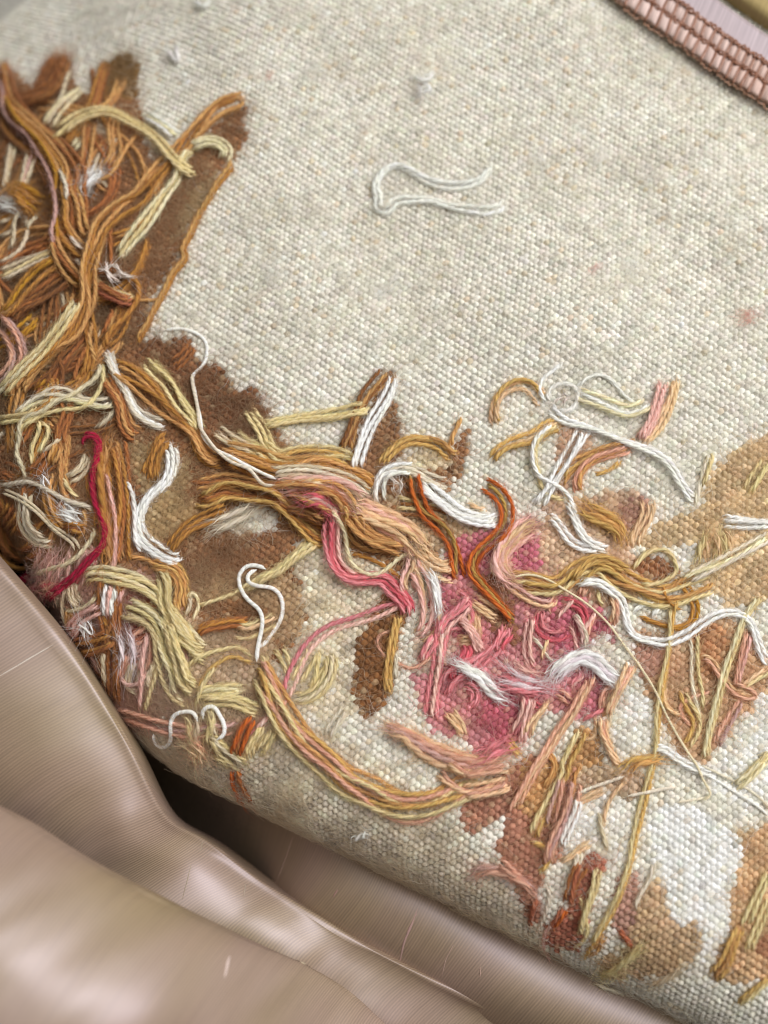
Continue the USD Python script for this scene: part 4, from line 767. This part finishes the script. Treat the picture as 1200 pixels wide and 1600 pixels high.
blush+salmon|2|10|1|w|yarn_tail|dusty pink pair beside the long cream pair at right|K 1060,1010 M 1020,150 970,350 940,480
mauve+salmon|2|9|1.05|w|yarn_tail|dusty salmon pair running down along the white corner at right|M 1000,560 930,680 870,780 790,930
gold+straw|2|6|.9|w|yarn_tail|very long gold strand running from the gold bundle to the bottom edge|P 1056,936 1049,960 1047,985 1045,1006 1041,1036 1036,1066 1032,1100 1028,1132 1026,1164 1018,1204 1010,1240 993,1300 980,1357 960,1417 933,1463 912,1500
bone|1|0|.9|w|yarn_tail|thin bone strand standing right of the very long gold strand|M 590,80 600,220 600,360 620,500 655,640 670,780
straw|1|0|.95|w|yarn_tail|thin straw strand standing beside the thin bone strand|M 650,50 650,200 660,380 690,540 680,650
straw+gold|2|9|1|w|yarn_tail|straw bend lying between the very long gold strand and the bone strand|M 520,470 580,620 640,740 610,860 555,945
peach+salmon|2|9|.9|w|yarn_loop|peach hairpin under the long cream pair at right|M 640,240 740,260 800,340 870,440 950,520 1050,555 1105,540 1060,500 900,440
straw+peach|2|10|1.05|w|yarn_tail|tan stub entering from the right edge below the white yarn|M 1215,350 1120,390 1050,440 975,490
straw+cream|2|7|1.05|w|yarn_tail|long cream pair slanting down on the right|K 1170,740 1090,820 1030,900 985,990 M 940,130 880,300 830,480 780,660 740,830 720,980 695,1100
white|2|9|1.05|w|yarn_tail|long white yarn snaking across to the right edge|J 590,660 700,640 790,650 880,710 960,790 990,900 1005,990 1070,1080 K 290,1110 400,1120 490,1090 600,1030 700,960 830,900 930,890 1020,920 1080,990 1120,1090 1180,1200 M 1170,220 1220,330
blush+peach|2|11|1|w|yarn_loop|pale pink loop end under the gold bundle on the pink patch|J 50,670 170,735 280,790 400,800 440,765
blush+peach|5|22|1|f|yarn_loop|broad pale pink loop around the right orange thread|J 300,190 180,250 90,340 20,430 10,520 50,600 120,650
pink+rose|2|9|1|w|yarn_loop|bright pink loop on the pink patch below the gold bundle|J 335,870 325,980 370,1030 450,1050 530,1005
blush+bone|1|0|1|w|yarn_tail|pale pink strand crossing to the bright pink loop|J 600,775 520,850 440,945
salmon|2|8|.95|w|yarn_tail|salmon stub below the gold bundle beside the sewing thread|J 690,690 640,770
straw|1|0|.9|w|yarn_tail|tiny straw stub right of the sewing thread on the pink patch|J 770,710 780,790 815,840
salmon+peach|2|10|.95|w|yarn_tail|salmon pair right of the tiny straw stub|J 870,740 905,850 880,990
salmon+blush|2|9|1|w|yarn_tail|pale salmon pair slanting under the sewing thread on the pink patch|J 770,890 710,990 660,1080
bone+mauve|2|9|1|w|yarn_tail|greyish pink pair dropping to the lilac yoke|J 590,880 640,980 670,1080 L 640,170
blush|1|0|.9|w|yarn_tail|pale pink strand left of the greyish pink pair|J 540,970 590,1080 600,1200
blush+bone|1|0|1|w|yarn_tail|pale strand standing left on the pink patch under the pink loop, left|L 225,-60 190,100 195,220 235,330
blush+pink|1|0|1|w|yarn_tail|pink striped strand standing on the pink patch, second from the left|L 270,-80 240,100 250,240 275,310
bone|1|0|.8|w|yarn_tail|thin bone wisp slanting to the lilac yoke|L 250,70 320,140 380,230 450,295
peach|1|0|.85|w|yarn_tail|thin peach wisp above the lilac yoke, left|L 390,80 350,180 330,260
pink+blush|2|10|1|w|yarn_tail|pink pair on the left of the pink patch, going straight down|12 880,500 865,620 850,740 830,850 815,980
blush+pink|3|12|1|w|yarn_tail|pale pink fork on the pink patch, left arm|12 1010,405 940,470 880,520 850,590
blush|2|9|.95|w|yarn_tail|pale pink fork on the pink patch, right arm|12 950,490 1010,560 1055,670
pink|2|9|1|w|yarn_tail|rose strand slanting down left across the pink patch|12 1170,520 1130,620 1060,690 990,745 930,780 880,860
pink+blush|2|10|.95|w|yarn_tail|pink wisps left of the fork over pale canvas|12 850,580 800,640 765,705
rose+pink|2|9|.9|w|yarn_tail|rose strands beside the brown base of the orange threads|12 1200,560 1150,600 1120,660
peach|2|12|1|w|yarn_tail|peach fuzz at the base of the orange threads|12 1010,405 1060,440 1140,495
salmon|1|0|.6|w|yarn_loop|thin coral curl beside the brown strip|12 690,568 620,560 570,595 590,660 660,705 730,730 790,705 830,670
gold|2|7|1|w|yarn_tail|gold pair standing along the right side of the brown strip|12 670,470 645,570 630,660 620,750 620,860
bone|1|0|.85|w|yarn_tail|bone strand right of the gold pair by the brown strip|12 655,650 655,720 650,790
pink+lilac|3|13|1|f|yarn_tail|pink felted yarn running into the lilac yoke from the left, lower|L -20,420 100,445 250,480 390,500
blush+lilac|2|12|.95|f|yarn_tail|pale pink felted yarn running into the lilac yoke from the left, upper|L 80,290 180,360 280,390 370,410
lilac+white|4|18|1.05|f|yarn_tail|lilac white fluffy yoke on the lower pink patch|L 955,450 880,400 800,330 740,275 640,250 540,290 450,350 390,420
white|2|7|.95|f|yarn_tail|white fluffy end slanting down on the pink patch|12 920,695 1000,740 1060,780 1100,830 1190,895
blush+pink|3|13|1|w|yarn_tail|pale pink tail below the yoke, left|L 210,530 205,650 170,760 120,860
blush|2|9|1|w|yarn_tail|pale pink tail below the yoke, second from left|L 260,560 225,680 200,790 165,920
peach|2|10|1|w|yarn_tail|peach tail below the yoke, third from left|L 380,560 340,640 280,720 240,800 220,860
salmon|2|14|.95|w|yarn_tail|salmon wisps under the yoke on the right|L 440,500 520,560 560,600
salmon+peach|3|11|1|w|yarn_tail|long salmon tail slanting from the yoke to the dusty brown patch|L 740,370 700,460 640,560 570,680 490,790 420,900 350,1010 280,1100 N 470,120 410,220 340,340 270,460
gold+straw|2|9|1.1|w|yarn_tail|thick gold tail on the brown patch, lower right of centre|L 690,775 620,870 560,980 510,1080 470,1190 N 710,120 640,250 570,400 500,540 468,670
peach+salmon|3|12|1|w|yarn_tail|peach and salmon tail slanting beside the long sewing thread|L 1040,290 980,400 920,510 870,610 825,700
peach+salmon|3|14|1|w|yarn_tail|peach and salmon tail continuing down right of the thick gold tail|L 830,690 810,800 840,910 880,1010 930,1090
pink|1|0|1|w|yarn_tail|pink strand edging the bottom of the pink patch|L 830,635 740,680 640,735
gold|2|9|1|w|yarn_tail|gold stub at the foot of the pink patch|L 75,880 120,940 175,1010
pink|2|9|1.05|f|yarn_tail|pink end at the bottom tip of the pink patch|12 1200,1070 1120,1110 1045,1150
mauve+salmon|3|20|.95|w|yarn_tail|dusty salmon strands right of the thick gold tail|N 720,170 690,280 640,420 600,560
salmon+mauve|3|14|1|w|yarn_tail|dusty salmon tail ending in a rust point on the brown patch|N 800,190 770,330 720,480 650,620 600,750 585,890
white|2|8|1|w|yarn_tail|white pair beside the white block, upper|N 832,320 800,460 740,590 690,730
bone|2|8|1|w|yarn_tail|bone pair beside the white block, lower|N 850,740 800,870 750,980 700,1110
straw|2|7|1|w|yarn_tail|straw pair on the rust patch near the bottom|N 1000,850 950,960 910,1080 23 390,540 350,680 325,790
mauve+salmon|2|9|1|f|yarn_tail|dusty pink arc across the rolled edge near the bottom|N -20,960 60,910 150,900 260,920 340,955 420,1010 485,1095
salmon|2|10|1|w|yarn_tail|salmon wisp above the dusty pink arc|N 200,820 300,900 370,960
bone|1|0|1|w|yarn_tail|bone strand at the bottom left of the rust patch|N 580,1000 590,1100 23 150,700 110,790
redrust|2|8|1|w|yarn_tail|rust red stub at the bottom beside a bone strand|23 120,610 95,680 85,740
orange+redrust|2|8|1|w|yarn_tail|orange red stub at the bottom right of the bone strand|23 255,650 215,710 180,760
rust+redrust|3|16|1|w|yarn_tail|rust strands on the left of the straw pair at the bottom|23 340,440 300,520 265,640
bone|1|0|1|w|yarn_tail|bone strand on tan wool right of the very long gold strand|O 385,220 330,370 270,470 240,570
orange+redrust|2|8|1|w|yarn_tail|orange red stub right of the very long gold strand's lower end|O 135,690 190,760 230,815
straw|2|9|1|f|yarn_tail|tan felted strand along the bottom roll, upper|O 305,815 200,900 100,980 -10,1045
ecru|1|0|1|f|yarn_tail|faint beige strand along the bottom roll, right|O 580,985 430,1080 320,1125
bone|1|0|.9|w|yarn_tail|bone strand on the very bottom edge of the roll|23 380,1005 440,1030 530,1060
gold+caramel|3|14|1|w|yarn_tail|gold tail right of the white block near the lower right|O 1000,680 940,800 885,950 800,1060
straw|2|9|1|w|yarn_tail|straw pair at the lower right edge, left one|O 1215,280 1150,430 1090,560 1030,690
straw|2|9|1|w|yarn_tail|straw pair at the lower right edge, right one|O 1215,480 1150,630 1100,750 1055,870
straw+gold|2|9|1|w|yarn_tail|straw strand at the bottom right corner|O 1220,1045 1080,1160 980,1240
gold+caramel|2|18|1|f|yarn_tail|gold fuzz above the white block at lower right|M 70,1160 150,1070 250,1040 400,1025
white|2|9|1|w|yarn_tail|white end touching the long sewing thread at lower right|M 290,940 400,955 460,1000 560,1060 680,1110 800,1150
bone+white|2|16|.8|s|cotton_thread|pair of bone cotton threads running off the right edge at lower right|23 865,-10 970,45 1080,105 1150,150 1230,230
straw|2|10|1.05|w|yarn_tail|straw stub on the white corner at the right edge|M 1230,975 1100,1090 990,1200
cream|2|9|1|w|yarn_tail|cream stub slanting on the white corner near the bone cotton threads|23 1190,-40 1110,40 1040,90
bone|1|0|1|s|cotton_thread|short bone cotton length above the white block, left one of two|N 815,300 900,260 1000,225 1180,165
bone|1|0|1|s|cotton_thread|short bone cotton length above the white block, right one of two|23 540,132 650,110 775,88
bone|1|0|.8|s|cotton_thread|thin bone cotton bend near the sewing thread's lower end|23 770,162 860,148 930,135
white|2|7|1.1|w|yarn_loop|loose white yarn loop lying alone on plain canvas near the top|10 1110,785 1040,850 950,870 850,860 770,830 700,790 640,783 590,820 562,880 572,930 568,970 610,990 650,955 700,940 760,935 820,935 900,960 1000,980 1100,990 1180,950 1220,915
white|1|0|1.15|w|yarn_scrap|tiny white v-shaped scrap near the top left|00 785,240 832,292 822,215
white|1|0|1.15|w|yarn_scrap|tiny white scrap at the top edge|00 915,5 950,32 985,5
white|1|0|1.3|w|yarn_scrap|short white stub near the rolled bottom edge|13 450,332 485,325 522,305
white+cream|1|0|1|s|cotton_thread|glossy white sewing thread curling from plain canvas into the centre bundle|01 770,350 840,340 910,358 960,398 970,450 945,520 915,590 E 510,130 520,250 545,380 570,500 580,590 620,660 690,715 800,765 900,820 1000,870 1080,910 1160,945
bone|1|0|1|s|cotton_thread|second pale sewing thread running beside the glossy white one|E 495,120 510,230 545,390 560,520 610,610 680,700 780,790 860,830 950,870 1010,940 1070,990 1150,985
ecru|2|6|.85|s|cotton_thread|twin beige sewing threads running from the left edge to the crimson thread|D -10,415 100,462 200,522 300,610 400,715 500,785 575,840 610,915
bone|1|0|1.05|w|yarn_tail|long bone strand reaching from the left edge to the crimson thread|D -20,385 100,378 200,362 300,390 390,440 480,490 580,530 670,550 745,592
ecru|1|0|1.1|w|yarn_tail|beige curve crossing the ends of the twin sewing threads|D 735,720 715,800 670,870 590,960 480,1020 370,1050 265,1090
crimson|2|5|.95|w|yarn_loop|bright crimson yarn hooked at the top and running down to the silk flap|C 620,1080 650,1010 720,1000 770,1060 760,1150 D 735,250 720,330 720,420 745,540 790,650 812,780 790,870 720,950 650,1030 560,1130 02 260,380 165,455
white|1|0|1.2|s|cotton_loop|white cotton loop on tan wool left of centre, inner arm|H 1010,150 945,185 935,240 1020,280 1130,300 1190,360 1210,460 1180,570 1120,660 1060,735 1000,765
white|1|0|1.2|s|cotton_loop|white cotton loop on tan wool left of centre, outer arm|H 1080,150 1000,118 920,130 868,200 880,300 950,400 1020,460 1050,550 1030,680 1010,780 1005,875
orange+olive|2|9|.95|w|cotton_thread|thick orange and olive thread on the pink patch, left one of two|G 235,285 240,400 275,520 325,620 420,700 495,780 545,870 570,980 585,1090 605,1160
orange+olive|2|9|.95|w|cotton_thread|thick orange and olive thread on the pink patch, right one of two|G 755,370 850,425 920,500 955,610 930,720 860,810 770,890 715,970 705,1060 750,1130 800,1190 J 60,880 110,960 130,1010
cream|1|0|.75|s|cotton_thread|long thin cream sewing thread running from the pink patch to the lower right|J 120,612 200,590 300,600 400,640 500,700 600,760 700,830 800,920 880,1010 950,1110 1010,1190 M 150,240 250,380 340,540 420,710 510,870 590,1000 650,1090 720,1210 23 900,60 930,130 895,152
'''

# short wool ends that lie everywhere under the longer ones, one like another
def ends(seed, area, count, ang, cols, lens, label, group):
    frng = random.Random(seed); area = pts_of(area); lo, hi = area.min(0), area.max(0); made = 0
    while made < count:
        x_, y_ = frng.uniform(lo[0], hi[0]), frng.uniform(lo[1], hi[1])
        if not inside(np.array([[x_, y_]]), area)[0]: continue
        made += 1
        a_ = frng.gauss(math.radians(ang(x_, y_)), .45); l_ = frng.uniform(*lens); cv, cw = frng.gauss(0, .22), frng.gauss(0, .12)
        d_ = np.array([math.cos(a_), math.sin(a_)]) * l_; n_ = np.array([-d_[1], d_[0]])
        c_ = np.array([x_, y_])
        yarn(frng.choice(cols), frng.choice([1, 2, 2]), 8, .92, 'w', 'yarn_end', label, 'yarn', [np.array([c_ - d_ / 2, c_ - d_ * .2 + n_ * cv, c_ + d_ * .2 + n_ * (cv + cw), c_ + d_ / 2])], group)
ends(11, '0,130 60,190 120,130 150,170 210,190 200,300 235,360 215,470 200,540 170,620 150,680 170,820 90,860 0,830', 62, lambda x, y: 125 if y < 640 else 100,
     ['rust', 'ochre', 'brown', 'caramel', 'brown+rust', 'ochre+caramel', 'caramel', 'caramel+ecru'], (70, 190), 'short wool end in rust, ochre or beige at the bottom of the left tangle', 'short wool ends under the left tangle')
ends(12, '150,860 280,890 290,1000 260,1110 180,1130 110,1010 60,910', 30, lambda x, y: 85, ['mauve', 'blush', 'rust', 'salmon', 'caramel', 'ecru', 'mauve+rose'], (35, 80), 'short dusty pink or rust wool end beside the silk flap at lower left', 'short wool ends beside the silk flap')
ends(13, '690,900 760,930 850,930 940,950 950,1090 850,1100 790,1170 730,1170 670,1130 650,1060', 12, lambda x, y: 100, ['blush', 'pink', 'blush+pink', 'salmon', 'rose', 'peach'], (30, 75), 'short pink wool end lying low on the pink patch', 'short pink wool ends on the pink patch')
ends(14, '870,1120 1000,1080 1090,1010 1120,1100 1080,1190 1000,1250 930,1480 850,1470 800,1360 800,1230', 16, lambda x, y: 112, ['salmon', 'peach', 'straw', 'caramel', 'blush', 'straw+gold', 'ecru'], (40, 90), 'short salmon or tan wool end lying flat among the brown patches at lower right', 'short wool ends at lower right')
for line in YARNS.strip().split('\n'):
    cols, n_, spread, thick, kind, name, label, path = line.split('|')
    yarn(cols, int(n_), float(spread), float(thick), kind, name, label, 'thread' if name.startswith('cotton') else 'yarn', [read_path(p) if i == 0 or p.split()[0] in FR else None for i, p in enumerate(path.split(' / '))])
def puff(px, py, rad, cols, count, label, seed=0):
    """a loose puff: a few fluffy wisps crossing one another"""
    f = random.Random(seed); paths = []
    for k in range(count):
        a, b_ = f.uniform(0, 6.28), f.uniform(.7, 1.8); q = rad * f.uniform(.3, 1.5)
        ox, oy = f.uniform(-.6, .6) * rad - q * math.cos(a + b_ / 2), f.uniform(-.6, .6) * rad - q * math.sin(a + b_ / 2)
        paths.append(np.array([[px + ox + q * math.cos(a + b_ * t) * (1 - .3 * t * f.random()), py + oy + q * math.sin(a + b_ * t) * (1 - .3 * t)] for t in (0, .33, .66, 1)]))
    yarn(cols, 1, 0, .72, 'w', 'lint_tuft', label, 'lint', paths)
puff(665, 130, 18, 'white', 11, 'white fluffy ball of lint on plain canvas near the top centre', 1)
puff(608, 318, 13, 'bone', 4, 'beige fluff caught at the left bend of the loose white yarn', 2)
puff(878, 618, 12, 'fluff', 4, 'grey pink fluff inside the white ring', 3)
puff(622, 762, 17, 'fluff', 7, 'pinkish grey ball of fluff inside the white loop right of centre', 4)
puff(178, 420, 22, 'fluff', 7, 'pinkish beige fluff at the centre of the left tangle', 5)
for args in [
             
             (420, 118, 9, 'blush', 24, 'tiny pink speck of lint near the top'),
             (930, 418, 9, 'blush', 24, 'tiny pink speck of lint on plain canvas at the right'), (598, 135, 12, 'bone', 30, 'small pale wisp left of the fluffy white ball'),
             (425, 425, 30, 'white', 60, 'thin pale fluff on plain canvas right of the left tangle'), (840, 250, 24, 'white', 60, 'thin white fluff right of the loose white yarn'),
             (935, 245, 24, 'white', 60, 'thin white fluff on plain canvas toward the upper right'), (1010, 280, 22, 'white', 50, 'thin white fluff right of the upper right fluff'),
             (610, 450, 24, 'white', 60, 'thin grey fluff on plain canvas above the pointed leaf'), (1170, 495, 20, 'blush', 60, 'thin pinkish fluff at the right edge on plain canvas'),
             (985, 415, 20, 'white', 50, 'thin white fluff beside the right pink speck'), (490, 110, 26, 'white', 60, 'thin white fluff on plain canvas left of the fluffy white ball')]:
    lint(*args, flat=.2)
print('yarn triangles', N_TRI)
